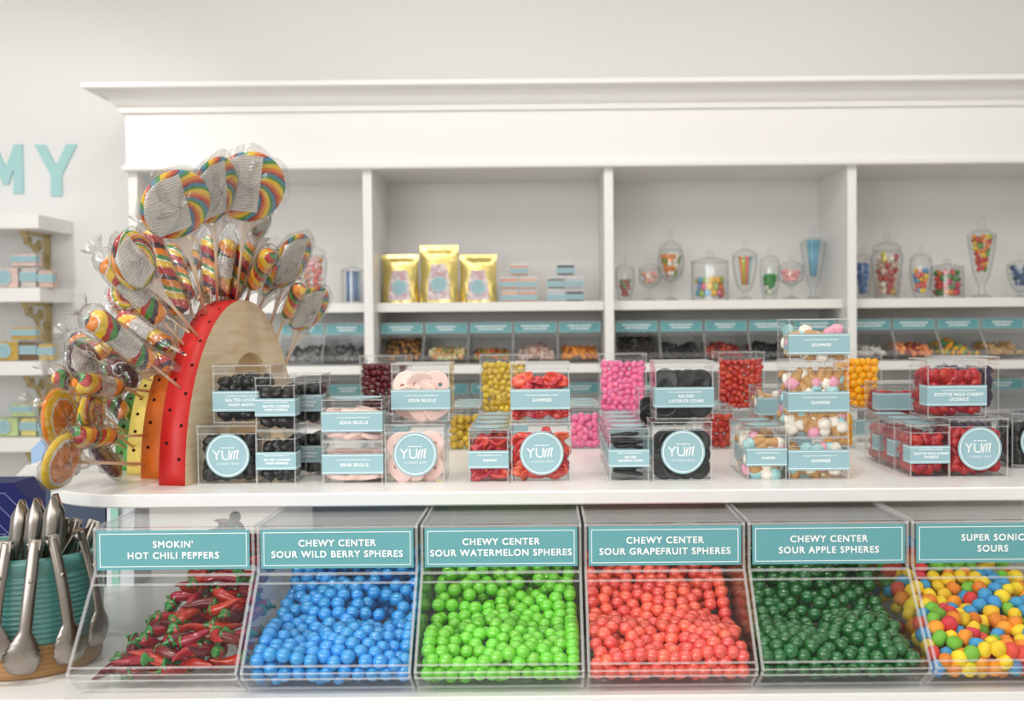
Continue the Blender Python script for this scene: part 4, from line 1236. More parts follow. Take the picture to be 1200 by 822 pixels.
lp('twist', (3, 40, .6), (110, 440), 1.86, .0145, 'twisted lollipop from the green slice, deep in the left tangle', 1, 0, .09, False)
lp('flat', (3, 70, .5), (150, 350), 1.92, .034, 'swirl lollipop from the green slice, deep behind the left twists', 1, 20, sticker=False)
lp('flat', (1, 50, .6), (140, 440), 1.74, .030, 'dark swirl lollipop in the shade above the orange slice', 3, 30, sticker=False)

# ================================================================== CROCK OF TONGS
CX, CY, CR, CH = -.706, 1.535, .098, .157
crock = thing('utensil_crock', 'ribbed turquoise stoneware crock with bare tan base, full of tongs', 'crock', (CX, CY, Z_CTR+.0003))
GLAZE = solid('turquoise_glaze', rgb(82, 144, 137), .22, .6, vary=.10, scale=18, coat=.5)
BARE = solid('bare_stoneware', rgb(166, 128, 84), .7, .3, vary=.1, scale=30, bump=.15)
def ribs(z0, z1, n, r0, r1, amp):
    out = []
    for i in range(n*6+1):
        t = i/(n*6); out.append((r0+(r1-r0)*t + amp*abs(math.sin(PI*n*t))**.7, z0+(z1-z0)*t))
    return out
obj('glazed_body', MB().lathe([(CR*.955, .043)] + ribs(.044, .130, 13, CR*.955, CR*.975, .0022) + [(CR*.97, .134), (CR*1.0, .138), (CR*1.03, .144), (CR*1.035, .151), (CR*1.01, .157), (CR*.96, .156), (CR*.93, .14), (CR*.9, .02), (0, .018)], 64), GLAZE, crock)
obj('bare_base', MB().lathe([(0, 0), (CR*.90, 0), (CR*.93, .003)] + ribs(.005, .043, 6, CR*.935, CR*.955, .0016) + [(CR*.90, .0435)], 64), BARE, crock)
def tong_arm(L_, w0, wh, scallop, seed):
    def mk():
        n, mseg = 44, 8; vs = []; fs = []
        for lay in (0, 1):
            for i in range(n+1):
                s = i/n
                if scallop:
                    w = w0*(1+.15*s) if s < .68 else w0*1.1 + (wh-w0*1.1)*math.sin(min(1, (s-.68)/.2)*PI/2)*(1 if s < .9 else math.cos((s-.9)/.1*PI/2*.75))
                    if s > .72: w *= 1+.09*math.sin(s*125)
                else:
                    w = w0*(1+.2*s) if s < .6 else w0*1.2+(wh-w0*1.2)*math.sin(min(1, (s-.6)/.25)*PI/2)
                    if s > .88: w *= 1-.93*(s-.88)/.12
                for j in range(mseg+1):
                    u = j/mseg*2-1
                    cup = (.0045 if s < .68 else .0045+.004*math.sin(min(1, (s-.68)/.15)*PI/2))*(u*u)
                    bow = .006*math.sin(s*PI) - (.006*max(0, (s-.8)/.2)**2)
                    vs.append((u*w/2, -bow+cup+lay*.0011, -s*L_))
        k = (n+1)*(mseg+1)
        for i in range(n):
            for j in range(mseg):
                a = i*(mseg+1)+j; q = (a, a+1, a+mseg+2, a+mseg+1); fs.append(q); fs.append(tuple(k+x for x in q[::-1]))
            for j in (0, mseg):
                a = i*(mseg+1)+j; b = a+mseg+1; fs.append((a, b, k+b, k+a) if j == 0 else (b, a, k+a, k+b))
        for i in (0, n):
            for j in range(mseg):
                a = i*(mseg+1)+j; fs.append((a, k+a, k+a+1, a+1) if i == 0 else (a+1, k+a+1, k+a, a))
        mb = MB().add(vs, fs, 0, True)
        mb.tube([(0, -.008, -L_*.30), (0, -.0045, -L_*.30)], .003, 10)          # rivet
        return mb.mesh('arm', STEEL)
    return cached(('arm', L_, w0, wh, scallop), mk)
def tongs(label, hinge, tip, outward, open_deg, L_=.172, w0=.0145, wh=.043, scallop=True, both=(1, -1)):
    """hinge and tip are the ends of the near arm; OUTWARD is the side that arm faces"""
    h = Vector(hinge); d = (Vector(tip)-h).normalized(); o = Vector(outward); o = (o-d*o.dot(d)).normalized()
    z = -d; y = -o; x = y.cross(z).normalized()
    M = Matrix((x, y, z)).transposed().to_4x4(); M.translation = h
    t = thing('tongs', label, 'tongs', (0, 0, 0), None, 'steel serving tongs in the crock')
    t.matrix_world = M
    a = link('arm', tong_arm(L_, w0, wh, scallop, 0), t)
    b = link('arm', tong_arm(L_, w0, wh, scallop, 0), t, (0, .012, 0), (math.radians(open_deg), 0, PI))
    obj('hinge', MB().tube([(-w0*.62, .006, -.006), (w0*.62, .006, -.006)], .0035, 12).box((-w0*.5, .001, -.012), (w0*.5, .011, .001)), STEEL, t)
    return t
def cyl(az, r, z):
    a = math.radians(az)
    return Vector((CX+r*math.sin(a), CY-r*math.cos(a), Z_CTR+z))
def on_crock(px, py, r):
    """the point on a cylinder of radius r about the crock's middle that shows at a picture point"""
    d = ray(px, py); ex, ey = CAM.x-CX, CAM.y-CY
    A_ = d.x*d.x+d.y*d.y; B_ = 2*(ex*d.x+ey*d.y); C_ = ex*ex+ey*ey-r*r; D_ = B_*B_-4*A_*C_
    t = (-B_-math.sqrt(D_))/(2*A_) if D_ > 0 else -B_/(2*A_)
    return CAM + d*t
def hang(label, top, bot, rt=.1075, rb=.121):
    p = on_crock(*top, rt); q = on_crock(*bot, rb)
    o = ((p+q)/2 - Vector((CX, CY, 0))); o.z = 0; o.normalize()
    return tongs(label, p, q, (o.x, o.y, .15), -36, (p-q).length*1.02)
hang('steel tongs hooked over the front of the crock, scalloped head low at left', (41, 634), (24, 790))
hang('steel tongs hooked over the crock rim, leaning toward the pepper bin', (63, 629), (88, 775))
hang('steel tongs hooked over the right side of the crock beside the pepper bin', (97, 622), (124, 752), .105, .112)
hang('steel tongs hooked over the left front of the crock, cut by the picture edge', (6, 636), (-12, 775))
# tongs standing in the crock
for px, py, az, lb in ((18, 588, -30, 'steel tongs standing with pointed blades up, leftmost of the upright ones'), (36, 586, 0, 'steel tongs standing with pointed blades up, second upright pair'), (57, 581, 20, 'steel tongs standing with tallest pointed blades, third upright pair')):
    yy = 1.515+.0009*(57-px); tip = P(px, py, yy); bot = Vector((tip.x-.012, yy+.01, Z_CTR+.03))
    d = (tip-bot).normalized(); hinge = tip - d*.178
    tongs(lb, hinge, tip, (-.3, -.95, 0), -4, .178, .015, .026, False)
for px, py, Y, lb in ((73, 609, 1.55, 'steel tongs standing handle up, left one of the dark handles'), (89, 609, 1.57, 'steel tongs standing handle up, middle one of the dark handles'), (110, 611, 1.585, 'steel tongs standing handle up, nearest the smokin hot chili sign')):
    h = P(px, py, Y); tip = Vector((CX+.35*(h.x-CX), CY+.02, Z_CTR+.045))
    tongs(lb, h, tip, (.2, -1, 0), -8, .165, .0145, .03)

# ================================================================== GIFT BOXES BEHIND THE CROCK
def octagon(x0, x1, z0, z1, c): return [(x0+c, z0), (x1-c, z0), (x1, z0+c), (x1, z1-c), (x1-c, z1), (x0+c, z1), (x0, z1-c), (x0, z0+c)]
NAVY = solid('navy_card', rgb(6, 14, 84), .5, .25, vary=.05); PALE = solid('pale_line', rgb(120, 130, 176), .5)
TBL_Z = .86
tb = thing('side_table', 'white side table beyond the round end of the counter, under the gift boxes', 'table', (-1.05, 2.2, 0))
obj('table_top', MB().bbox((-.34, -.3, TBL_Z-.03), (.16, .4, TBL_Z), .003), WHITE, tb)
for sx in (-.30, .12):
    for sy in (-.26, .36): obj('leg', MB().bbox((sx-.02, sy-.02, 0), (sx+.02, sy+.02, TBL_Z-.03), .003), WHITE, tb)
a = P(-75, 567, 2.10); b = P(50, 690, 2.10)
gb = thing('gift_box', 'navy eight-sided gift box with thin pale lines, behind the crock', 'gift box', ((a.x+b.x)/2, 2.10, TBL_Z))
wd = (b.x-a.x)/2; ht = a.z-TBL_Z
obj('box_shell', MB().prism(octagon(-wd, wd, 0, ht, .052), 0, .09, 'y'), NAVY, gb)
mb = MB()
for k in range(1, 6):
    i = .019*k; p = octagon(-wd+i, wd-i, i, ht-i, max(.012, .052-.2*i))
    for q in range(8): mb.bar((p[q][0], -.0006, p[q][1]), (p[(q+1) % 8][0], -.0006, p[(q+1) % 8][1]), .0011)
obj('line_pattern', mb, PALE, gb)
a = P(10, 546, 2.22); b = P(72, 690, 2.22)
gb = thing('gift_box', 'white eight-sided gift box leaning behind the navy one', 'gift box', ((a.x+b.x)/2, 2.22, TBL_Z))
obj('box_shell', MB().prism(octagon((a.x-b.x)/2, (b.x-a.x)/2, 0, a.z-TBL_Z, .034), 0, .08, 'y'), solid('white_card', rgb(238, 234, 228), .5), gb)
a = P(36, 516, 2.34); b = P(66, 690, 2.34)
gb = thing('gift_box', 'pale blue gift box behind the white one, beside the lowest lollipops', 'gift box', ((a.x+b.x)/2, 2.34, TBL_Z))
obj('box_shell', MB().prism(octagon((a.x-b.x)/2, (b.x-a.x)/2, 0, a.z-TBL_Z, .02), 0, .07, 'y'), solid('pale_blue_card', rgb(160, 190, 224), .5), gb)
def gift_bag(label, x0, x1, y, d, h, mats, stripe=False):
    t = thing('gift_bag', label, 'gift bag', ((x0+x1)/2, y, Z_CTR+.0003)); w_ = (x1-x0)/2
    mb = MB()
    vs = [(-w_, 0, 0), (w_, 0, 0), (w_, d, 0), (-w_, d, 0), (-w_, .012, h), (w_, .012, h), (w_, d-.012, h), (-w_, d-.012, h), (-w_+.012, d/2, h), (w_-.012, d/2, h)]
    mb.add(vs, [(0, 3, 2, 1), (0, 1, 5, 4), (2, 3, 7, 6), (1, 2, 6, 9, 5), (3, 0, 4, 8, 7), (4, 5, 9, 8), (8, 9, 6, 7)])
    obj('bag_body', mb, mats[0], t)
    if stripe:
        mb = MB(); mb.box((-w_*.6, -.0006, .0), (-w_*.05, .0004, h*.98)); obj('stripe', mb, mats[1], t)
    return t
xm = P(122, 610, 1.97).x
gift_bag('dark slate blue paper bag under the rounded shelf end', xm-.105, xm-.001, 1.97, .09, .19, [solid('slate_paper', rgb(44, 62, 88), .5, vary=.1, scale=8)])
gift_bag('white paper bag with mint stripe, beside the dark blue bag', xm+.002, xm+.05, 1.97, .09, .19, [solid('white_paper', rgb(228, 232, 236), .5), solid('mint_paper', rgb(160, 214, 196), .5)], True)

# ================================================================== BINS IN THE WALL CABINET
def heap(parent_loc, cols, n, r, seed, name, label, zmax=.10, tilt=.35, ymin=-.055, rough=.4):
    """sweets of a far bin: a heap nobody could count from here"""
    g = np.random.default_rng(seed); mb = MB()
    prot = [ico(r, 1, (1, .8+.2*g.random(), .75), int(seed*7+i), .22, 2.0) for i in range(3)]
    ph = g.uniform(0, 6, 3)
    for i in range(n):
        x = g.uniform(-BW/2+.004+r*1.6, BW/2-.004-r*1.6); y = g.uniform(ymin, .2)
        s = min(zmax, .030+.012*math.sin(x*40+ph[0])+tilt*(y+.06)); s = min(s, .0345+(y+.09)*1.1-r*2.6)
        z = s - g.uniform(0, .02); z = max(z, .005+r*1.6+max(0, (-.05-y)*.9))
        vs, fs = prot[int(g.integers(3))]
        mb.add(vs, fs, int(g.integers(len(cols))), True, Matrix.Translation((x, y, z)) @ rand_rot().to_matrix().to_4x4())
    ms = [solid('far_sweet_%d_%d_%d' % c, rgb(*c), rough, vary=.15, scale=60) for c in cols]
    o = obj(name, mb, ms, None, parent_loc)
    tag(o, label, 'candy', None, 'stuff')
Z1, Z2 = Z_S2+.0022, Z_S3+.0022
FLY = 5.33
GREY = [(120, 120, 120), (90, 90, 92), (160, 160, 160)]
BAY_BINS = {
    0: [(None, 0)]*3 + [(GREY, .085), (GREY, .085)],
    1: [([(96, 60, 36), (64, 38, 24), (190, 130, 60)], .12), ([(240, 200, 120), (236, 160, 90), (200, 210, 150), (250, 236, 200)], .07), ([(210, 130, 70), (120, 150, 70), (190, 80, 50)], .06),
        ([(226, 190, 180), (190, 140, 120), (236, 220, 206)], .09), ([(248, 170, 50), (244, 150, 70), (220, 110, 60)], .07)],
    2: [([(44, 34, 28), (60, 48, 36), (30, 24, 20)], .13), ([(40, 38, 40), (56, 54, 56)], .085), ([(180, 60, 50), (130, 30, 34), (210, 90, 70)], .085), ([(38, 36, 38), (30, 28, 30)], .085), ([(60, 50, 46), (110, 90, 80)], .07)],
    3: [([(236, 230, 222), (226, 220, 214)], .06), ([(248, 170, 110), (246, 150, 90), (170, 60, 60)], .075), ([(252, 196, 40), (246, 140, 40), (90, 170, 110), (250, 170, 60)], .09), ([(206, 170, 120), (190, 150, 100)], .07), ([(240, 120, 100), (250, 200, 80)], .07)],
}
NAMES = {0: ['grey licorice pieces']*5, 1: ['brown chocolate pieces', 'pale yellow and orange pieces', 'orange and green pieces', 'pale pink and brown pieces', 'orange pieces'],
         2: ['dark chocolate pieces', 'black licorice pieces', 'dark red pieces', 'black candy pieces', 'brown pieces'],
         3: ['white candy balls', 'peach orange candy balls', 'yellow and orange candy balls', 'tan candy balls', 'coral pieces']}
ORD = ['first', 'second', 'third', 'fourth', 'fifth']
BAYN = {0: 'leftmost bay', 1: 'gold-bag bay', 2: 'footed-jar bay', 3: 'rightmost bay'}
for bay in range(4):
    x0 = edges[bay]+UPW; x1 = edges[bay+1]; pit = .2082
    for k in range(5):
        cx = x1 - .0055 - BW/2 - (4-k)*pit
        if bay == 0 and k < 3: continue
        cols, zm = BAY_BINS[bay][k]
        if bay == 3 and k > 3: continue
        wd = .10+.05*((bay*5+k*3) % 4)/3
        candy_bin(f'clear bin of {NAMES[bay][k]}, {ORD[k]} in the upper row, {BAYN[bay]}', (cx, FLY, Z1), None, 'bulk bins in the wall cabinet', (wd, wd*.8), .34)
        nn, rr = (190, .0115) if bay != 3 else (120, .0138)
        heap((cx, FLY, Z1), cols, nn, rr, 50+bay*5+k, 'candy_heap', f'heap of {NAMES[bay][k]} in its far bin', zm, .22 if zm < .1 else .5, rough=.4)
        if (bay, k) in ((0, 3), (0, 4), (1, 0), (1, 1), (1, 2), (1, 4), (2, 0), (2, 1), (3, 2), (3, 3)):
            candy_bin(f'clear bin, {ORD[k]} in the lower row, {BAYN[bay].split(",")[0]}', (cx, FLY, Z2), None, 'bulk bins in the wall cabinet', (wd*.9, wd*.7), .34)

# ================================================================== GLASS JARS ON THE CABINET SHELF
ZJ = Z_S1+.0004
def smooth_prof(pts, n=6):
    out = []
    k = len(pts)
    for i in range(k-1):
        p0 = pts[max(0, i-1)]; p1 = pts[i]; p2 = pts[i+1]; p3 = pts[min(k-1, i+2)]
        for j in range(n):
            t = j/n
            f = lambda a, b, c, d: .5*((2*b)+(-a+c)*t+(2*a-5*b+4*c-d)*t*t+(-a+3*b-3*c+d)*t**3)
            out.append((max(0.0, f(p0[0], p1[0], p2[0], p3[0])), f(p0[1], p1[1], p2[1], p3[1])))
    out.append(pts[-1])
    return out
SHAPES = {   # body profile (share of radius, share of height), lid profile, where the sweets sit (z0, z1, radius share at z0, at z1)
    'egg': ([(0, 0), (.55, 0), (.6, .02), (.8, .2), (1.0, .45), (1.0, .62), (.93, .74)], [(.93, .74), (.96, .76), (.6, .82), (.15, .86), (.08, .89), (.2, .93), (.2, .97), (0, 1.0)], (.08, .45, .55, .9)),
    'goblet': ([(0, 0), (.62, 0), (.6, .03), (.15, .09), (.13, .26), (.45, .34), (.92, .44), (1.0, .58), (.95, .74)], [(.97, .74), (1.0, .755), (.6, .83), (.15, .87), (.08, .9), (.2, .93), (.2, .97), (0, 1.0)], (.38, .62, .6, .92)),
    'pedestal': ([(0, 0), (.62, 0), (.6, .02), (.15, .07), (.13, .22), (.35, .28), (.85, .36), (1.0, .5), (.95, .64), (.8, .7)], [(.82, .7), (.86, .715), (.7, .75), (.2, .82), (.1, .86), (.22, .9), (.12, .94), (.14, .97), (0, 1.0)], (.32, .6, .55, .93)),
    'cylinder': ([(0, 0), (.95, 0), (1.0, .03), (1.0, .70), (.92, .76)], [(1.0, .76), (1.04, .785), (.95, .81), (.3, .87), (.12, .89), (.22, .93), (.22, .97), (0, 1.0)], (.04, .50, .92, .92)),
    'urn': ([(0, 0), (.55, 0), (.5, .03), (.2, .06), (.18, .12), (.55, .2), (.85, .4), (1.0, .62), (.95, .72)], [(.98, .72), (1.0, .74), (.7, .79), (.2, .84), (.1, .87), (.22, .91), (.22, .96), (0, 1.0)], (.24, .66, .5, .88)),
    'tall': ([(0, 0), (.7, 0), (.66, .02), (.3, .05), (.25, .14), (.5, .24), (.72, .4), (.92, .62), (1.0, .74)], [(1.02, .74), (1.04, .755), (.75, .79), (.3, .83), (.2, .86), (.32, .9), (.22, .95), (0, 1.0)], (.30, .73, .45, .86)),
    'vase': ([(0, 0), (.75, 0), (.76, .02), (.8, .15), (.92, .4), (1.0, .62), (.85, .7), (.8, .72)], [(.9, .72), (.92, .74), (.75, .79), (.25, .85), (.12, .88), (.25, .92), (.15, .96), (0, 1.0)], (.04, .66, .72, .86)),
}
JN = [0]
def jar(shape, px0, px1, pytop, label, content, cols, noun, n, r, Y=None, fill=1.0, sticks=False):
    Y = Y or (5.37, 5.50)[JN[0] % 2]
    pr, lid, (z0, z1, q0, q1) = SHAPES[shape]
    a = P(px0, 340, Y); b = P(px1, 340, Y); R = (b.x-a.x)/2; H = P((px0+px1)/2, pytop, Y).z - ZJ
    cx = (a.x+b.x)/2
    t = thing('candy_jar', label, 'jar', (cx, Y, ZJ), None, 'glass candy jars on the cabinet shelf')
    outer = [(x, max(0.0, z)) for x, z in smooth_prof([(x*R, z*H) for x, z in pr])]
    inner = [(max(0, x-.003), max(z, .004) if x > .01 else z+.004) for x, z in outer][::-1]
    mb = MB().lathe(outer+inner, 36, close=True)
    obj('jar_body', mb, GLASS, t)
    obj('jar_lid', MB().lathe([(0, lid[0][1]*H)]+smooth_prof([(x*R, z*H) for x, z in lid]), 36), GLASS, t)
    JN[0] += 1; g = np.random.default_rng(300+JN[0])
    ms = [candy_mat('jar_sweet_%d_%d_%d' % c, rgb(*c), .35, .1, .01, .2) for c in cols]
    def rad(z): return (q0+(q1-q0)*np.clip((z/H-z0)/(z1-z0), 0, 1))*R-.004
    if sticks:
        h = (z1-z0)*H*1.12*fill
        me = [MB().lathe([(0, 0), (r, 0), (r, h), (0, h)], 8).mesh(content, m) for m in ms]
        for k in range(n):
            aa = 2.4*k; rr = max(.001, rad(z0*H)*.86-r*1.6)*math.sqrt((k+.5)/n); rt = max(.001, rad(z1*H)*.86-r*1.6)*math.sqrt((k+.5)/n)
            p0 = Vector((rr*math.cos(aa), rr*math.sin(aa), z0*H+.004)); p1 = Vector((rt*math.cos(aa), rt*math.sin(aa), z0*H+.004+h))
            o = link(content, me[k % len(me)], None, Vector((cx, Y, ZJ))+p0, (p1-p0).to_track_quat('Z', 'Y').to_euler())
            tag(o, noun, 'candy', noun)
        return
    protos = [ball_mesh(content, r, m, 1, (1.1, .9, .8), 60+i, .15, 2) for i, m in enumerate(ms)]
    r *= 1.38; n = int(n*1.05)
    protos = [ball_mesh(content, r, m, 1, (1.1, .9, .8), 60+i, .15, 2) for i, m in enumerate(ms)]
    hi = z0*H+(z1-z0)*H*fill
    def clamp(p):
        p = p.copy(); p[:, 2] = np.clip(p[:, 2], z0*H+r+.004, hi)
        rr = np.hypot(p[:, 0], p[:, 1])+1e-9; k = np.minimum(1, np.maximum(.002, rad(p[:, 2])-r*1.05)/rr); p[:, 0] *= k; p[:, 1] *= k
        return p
    Pn = relax(np.stack([g.uniform(-R, R, n), g.uniform(-R, R, n), g.uniform(z0*H, hi, n)], 1), r*.95, clamp, 50)
    vis = visible(Pn+np.array([cx, Y, ZJ]), r, .22)
    for p in Pn[vis]:
        o = link(content, protos[int(g.integers(len(protos)))], None, Vector((cx, Y, ZJ))+Vector(p), tuple(g.uniform(0, 6.28, 3)))
        tag(o, noun, 'candy', noun)
PK, GR, WH, YE, OR, BL, RD, LB = (240, 150, 150), (96, 176, 96), (246, 238, 222), (250, 210, 60), (244, 150, 70), (60, 96, 156), (214, 60, 60), (140, 200, 220)
jar('vase', 351, 384, 277, 'tall glass jar of pink and orange sweets right of the lollipops', 'jar_sweet', [(232, 130, 130), (244, 170, 110), (240, 190, 180)], 'pink or orange sweet in the tall jar right of the lollipops', 46, .0125)
jar('cylinder', 400, 428, 306, 'small glass jar of blue and white straws by the first upright', 'candy_straw', [(120, 160, 206), (190, 206, 226)], 'blue striped straw in the small jar by the first upright', 16, .0065, sticks=True, fill=1.35)
jar('egg', 721, 744, 302, 'small egg-shaped jar of pink and green sweets, first on its shelf', 'jar_sweet', [(206, 130, 130), (130, 160, 120), (190, 90, 96)], 'pink or green sweet in the first small jar', 30, .0105)
jar('goblet', 748, 775, 302, 'footed glass jar of peach sweets, second on its shelf', 'jar_sweet', [(246, 180, 160), (250, 206, 190)], 'peach sweet in the footed jar', 24, .0105)
jar('pedestal', 771, 802, 266, 'tall footed jar of white, orange and green sweets', 'jar_sweet', [WH, WH, OR, (120, 170, 60), (190, 90, 50)], 'white, orange or green sweet in the tall footed jar', 44, .0118, 5.58)
jar('cylinder', 810, 854, 294, 'wide glass jar half full of coloured gumballs', 'gumball', [(246, 130, 150), (110, 180, 220), (250, 200, 70), (240, 130, 90), (180, 210, 120)], 'coloured gumball in the wide glass jar', 40, .0155, fill=.8)
jar('urn', 858, 888, 280, 'urn-shaped jar of striped fruit sticks beside the gumballs', 'fruit_stick', [OR, (150, 206, 196), (236, 120, 120), (180, 200, 60)], 'striped fruit stick in the urn-shaped jar', 14, .0075, sticks=True)
jar('egg', 890, 914, 290, 'small jar of green and white sweets', 'jar_sweet', [(70, 170, 80), (70, 170, 80), WH], 'green or white sweet in the small jar', 26, .0115)
jar('goblet', 912, 942, 299, 'footed jar full of small pink sweets', 'jar_sweet', [(246, 160, 160), (250, 190, 184)], 'small pink sweet in the footed jar', 44, .0095)
jar('tall', 938, 968, 263, 'tall footed jar of pale blue sticks at the end of its shelf', 'candy_stick', [(120, 190, 216), (150, 206, 224)], 'pale blue candy stick in the tall footed jar', 14, .0068, sticks=True)
jar('egg', 1000, 1022, 288, 'glass jar of blue sweets beside the third upright', 'jar_sweet', [(60, 100, 160), (90, 130, 180)], 'blue sweet in the jar beside the third upright', 44, .0105, fill=1.5)
jar('vase', 1021, 1058, 271, 'large glass jar of white, yellow and red sweets', 'jar_sweet', [WH, (240, 220, 60), (206, 90, 80), (236, 200, 180)], 'white, yellow or red sweet in the large jar', 52, .0135)
jar('egg', 1066, 1092, 288, 'egg-shaped jar of mixed bright sweets, next to the wide jar', 'jar_sweet', [YE, OR, (90, 160, 210), (240, 120, 100)], 'mixed bright sweet in the egg-shaped jar', 40, .0105, fill=1.2)
jar('cylinder', 1091, 1129, 303, 'wide low jar full of red, green and orange sweets', 'jar_sweet', [(226, 80, 70), (240, 150, 70), (90, 150, 80), (220, 60, 90)], 'red, green or orange sweet in the wide low jar', 56, .0135, fill=1.3)
jar('tall', 1134, 1167, 252, 'tallest footed jar, filled with orange, red and green sweets', 'jar_sweet', [OR, RD, (110, 180, 80), YE], 'orange, red or green sweet in the tallest jar', 46, .0115)
jar('urn', 1180, 1212, 296, 'jar of dark blue sweets cut by the right picture edge', 'jar_sweet', [(40, 76, 120), (60, 100, 150), (190, 210, 230)], 'dark blue sweet in the jar at the picture edge', 44, .0105)

# ================================================================== GOLD BAGS
GOLD = solid('gold_foil', rgb(224, 204, 128), .24, .5, .85, vary=.12, scale=28, bump=.8)
def window_mat():
    m, N, L, b = new_mat('sweets_behind_film')
    tc = N.new('ShaderNodeTexCoord'); vo = N.new('ShaderNodeTexVoronoi'); vo.inputs['Scale'].default_value = 55
    cr = N.new('ShaderNodeValToRGB'); cr.color_ramp.elements[0].color = rgb(240, 228, 216); cr.color_ramp.elements[1].color = rgb(196, 150, 150)
    e = cr.color_ramp.elements.new(.5); e.color = rgb(206, 190, 200)
    sp = N.new('ShaderNodeSeparateColor')
    L.new(tc.outputs['Object'], vo.inputs['Vector']); L.new(vo.outputs['Color'], sp.inputs[0]); L.new(sp.outputs[0], cr.inputs[0]); L.new(cr.outputs[0], b.inputs['Base Color'])
    b.inputs['Roughness'].default_value = .25
    return m
WINM = window_mat()
def gold_bag(label, px0, px1, pytop, Y):
    a = P(px0, 330, Y); b = P(px1, 330, Y); W = (b.x-a.x); H = P((px0+px1)/2, pytop, Y).z-ZJ; T = .085
    t = thing('candy_pouch', label, 'candy bag', ((a.x+b.x)/2, Y, ZJ), None, 'gold stand-up candy bags')
    def surf(u, v, side, lift=0.0):
        th = T/2*(1-v)**.55*(1-abs(u)**4*.7) if v < .86 else T/2*.14**.55*max(0, (1-v)/.14)*.6
        wob = .004*math.sin(u*5+v*9+W*90)*(1-v)
        return Vector((u*W/2*(1-.05*math.sin(v*PI)), side*(th+wob+lift)+T/2, v*H))
    mb = MB(); n, mm = 16, 20
    for side in (-1, 1):
        vs = [surf(i/n*2-1, j/mm, side) for i in range(n+1) for j in range(mm+1)]; fs = []
        for i in range(n):
            for j in range(mm):
                q = i*(mm+1)+j; f = (q, q+mm+1, q+mm+2, q+1); fs.append(f if side < 0 else f[::-1])
        mb.add(vs, fs, 0, True)
    # gussets between the two sheets
    for u in (-1, 1):
        vs = []; 
        for j in range(mm+1): vs += [surf(u, j/mm, -1), surf(u, j/mm, 1)]
        mb.add(vs, [(2*j, 2*j+1, 2*j+3, 2*j+2) for j in range(mm)], 0, True)
    vs = []
    for i in range(n+1): vs += [surf(i/n*2-1, 0, -1), surf(i/n*2-1, 0, 1)]
    mb.add(vs, [(2*i, 2*i+1, 2*i+3, 2*i+2) for i in range(n)])
    obj('pouch', mb, GOLD, t)
    mb = MB(); vs = []; fs = []
    for i in range(13):
        for j in range(13):
            u = i/12*2-1; v = j/12
            hw = .58*(1-.35*max(0, v-.55)/.45)
            vs.append(surf(u*hw, .05+v*.62, -1, .0015))
    for i in range(12):
        for j in range(12): q = i*13+j; fs.append((q, q+13, q+14, q+1))
    obj('clear_window', mb.add(vs, fs, 0, True), WINM, t)
    c = surf(0, .32, -1, .004)
    link('round_label', disc_mesh(W*.21, 28, True), t, c, (PI/2-.12, 0, 0))
gold_bag('gold candy bag, left of three, next to the first upright', 446, 490, 298, 5.36)
gold_bag('tallest gold candy bag, in the middle of three', 491, 537, 287, 5.34)
gold_bag('gold candy bag, right of three, beside the small boxes', 538, 582, 298, 5.36)

# ================================================================== SMALL BOXES ON THE CABINET SHELF
def mini_box(label, cx, z, Y, W, H, D, col, group, sticker=False):
    t = thing('mini_box', label, 'candy box', (cx, Y, z), None, group)
    b, l = box_meshes(W, H, D)
    link('box_body', b, t); link('box_lid', l, t)
    obj('filling', MB().bbox((-W/2+.004, .004, .003), (W/2-.004, D-.004, H-.014), .002), solid('mini_filling_%d_%d_%d' % col, rgb(*col), .5, vary=.35, scale=70), t)
    link('label_band', band_mesh(W, H, D, H*.16, H*.56, D*.6), t)
PX1 = 1333.33/5.40
def stack(px, py0, cols, group, side):
    W, H, D = .0868, .0625, .085
    for lv, (cnt, offs) in enumerate(((2, 0), (2, 0), (1, .046))):
        for k in range(cnt):
            x = P(px, 330, 5.40).x + W/2 + k*(W+.002) + offs
            pos = ('bottom', 'middle', 'top')[lv] + (' left' if cnt == 2 and k == 0 else ' right' if cnt == 2 else '')
            mini_box(f'small banded box, {pos} of the {side} pyramid beside the gold bags', x, ZJ+lv*(H+.0004), 5.40, W, H, D, cols[(lv*2+k) % len(cols)], group)
stack(586, 330, [(236, 180, 150), (226, 160, 140), (230, 150, 110)], 'pyramid of pastel boxes', 'pastel')
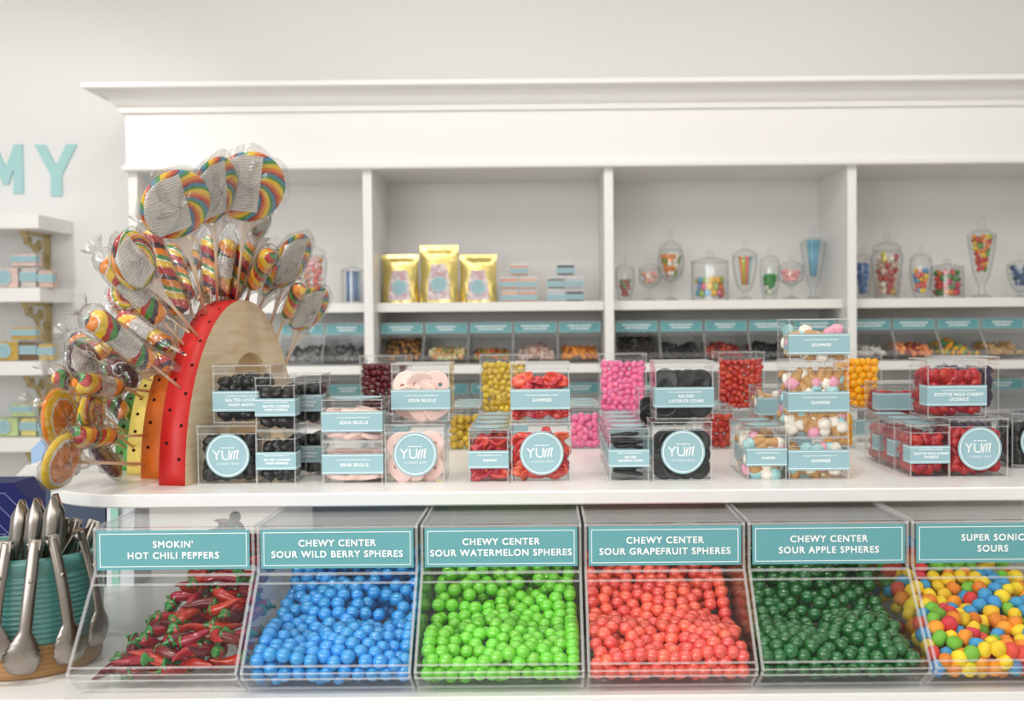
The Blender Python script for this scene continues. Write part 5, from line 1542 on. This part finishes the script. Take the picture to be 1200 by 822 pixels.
stack(641, 330, [(200, 200, 210), (60, 58, 66), (120, 120, 130)], 'pyramid of dark boxes', 'dark')

# ================================================================== BOXES ON THE BRACKETED SHELVES
def wall_boxes(z, py_top, rows, cols, group, desc):
    """rows: (px0, px1, levels) of boxes standing side by side, lowest level first"""
    for i, (px0, px1, ptop, pbot, rnd) in enumerate(rows):
        Y = 5.40
        a = P(px0, ptop, Y); b = P(px1, pbot, Y)
        zz = max(z, b.z) if pbot < py_top-4 else z
        H = P(px0, ptop, Y).z - zz
        lb = f'{desc[i]}'
        t = thing('mini_box', lb, 'candy box', ((a.x+b.x)/2, Y, zz+.0003), None, group)
        W, D = b.x-a.x-.003, .085
        bm, lm = box_meshes(round(W, 3), round(H-.0005, 3), D)
        link('box_body', bm, t); link('box_lid', lm, t)
        c = cols[i % len(cols)]
        obj('filling', MB().bbox((-W/2+.004, .004, .003), (W/2-.004, D-.004, H-.008), .002), solid('mini_filling_%d_%d_%d' % c, rgb(*c), .5, vary=.35, scale=60), t)
        if rnd: link('round_sticker', disc_mesh(min(W, H)*.36, 28, True), t, (0, -.0008, H*.5), (PI/2, 0, 0))
        else: link('label_band', band_mesh(round(W, 3), round(H, 3), D, H*.32, H*.74, D*.6), t)
for z, py, base, cols, grp, nm in ((WSH[1], 337.5, 0, [(230, 200, 190), (216, 206, 200), (226, 190, 176)], 'pastel pink boxes on the wall shelf', 'pastel pink'), (WSH[2], 424, 87, [(206, 166, 70), (120, 86, 50), (220, 186, 96)], 'yellow brown boxes on the wall shelf', 'yellow brown'),
                                   (WSH[3], 514, 179, [(196, 214, 150), (230, 216, 130), (170, 210, 200)], 'green pastel boxes on the wall shelf', 'green pastel')):
    b0 = py; 
    wall_boxes(z, py, [(-14, 22, b0-25, b0, True), (22, 43, b0-25, b0, False), (43, 62, b0-22, b0, False), (11, 42, b0-42, b0-25, False)], cols, grp,
               [f'{nm} box with round sticker at the picture edge', f'{nm} box in the middle of the bottom row', f'{nm} box at the right end of the bottom row', f'{nm} box lying on top of the others'])
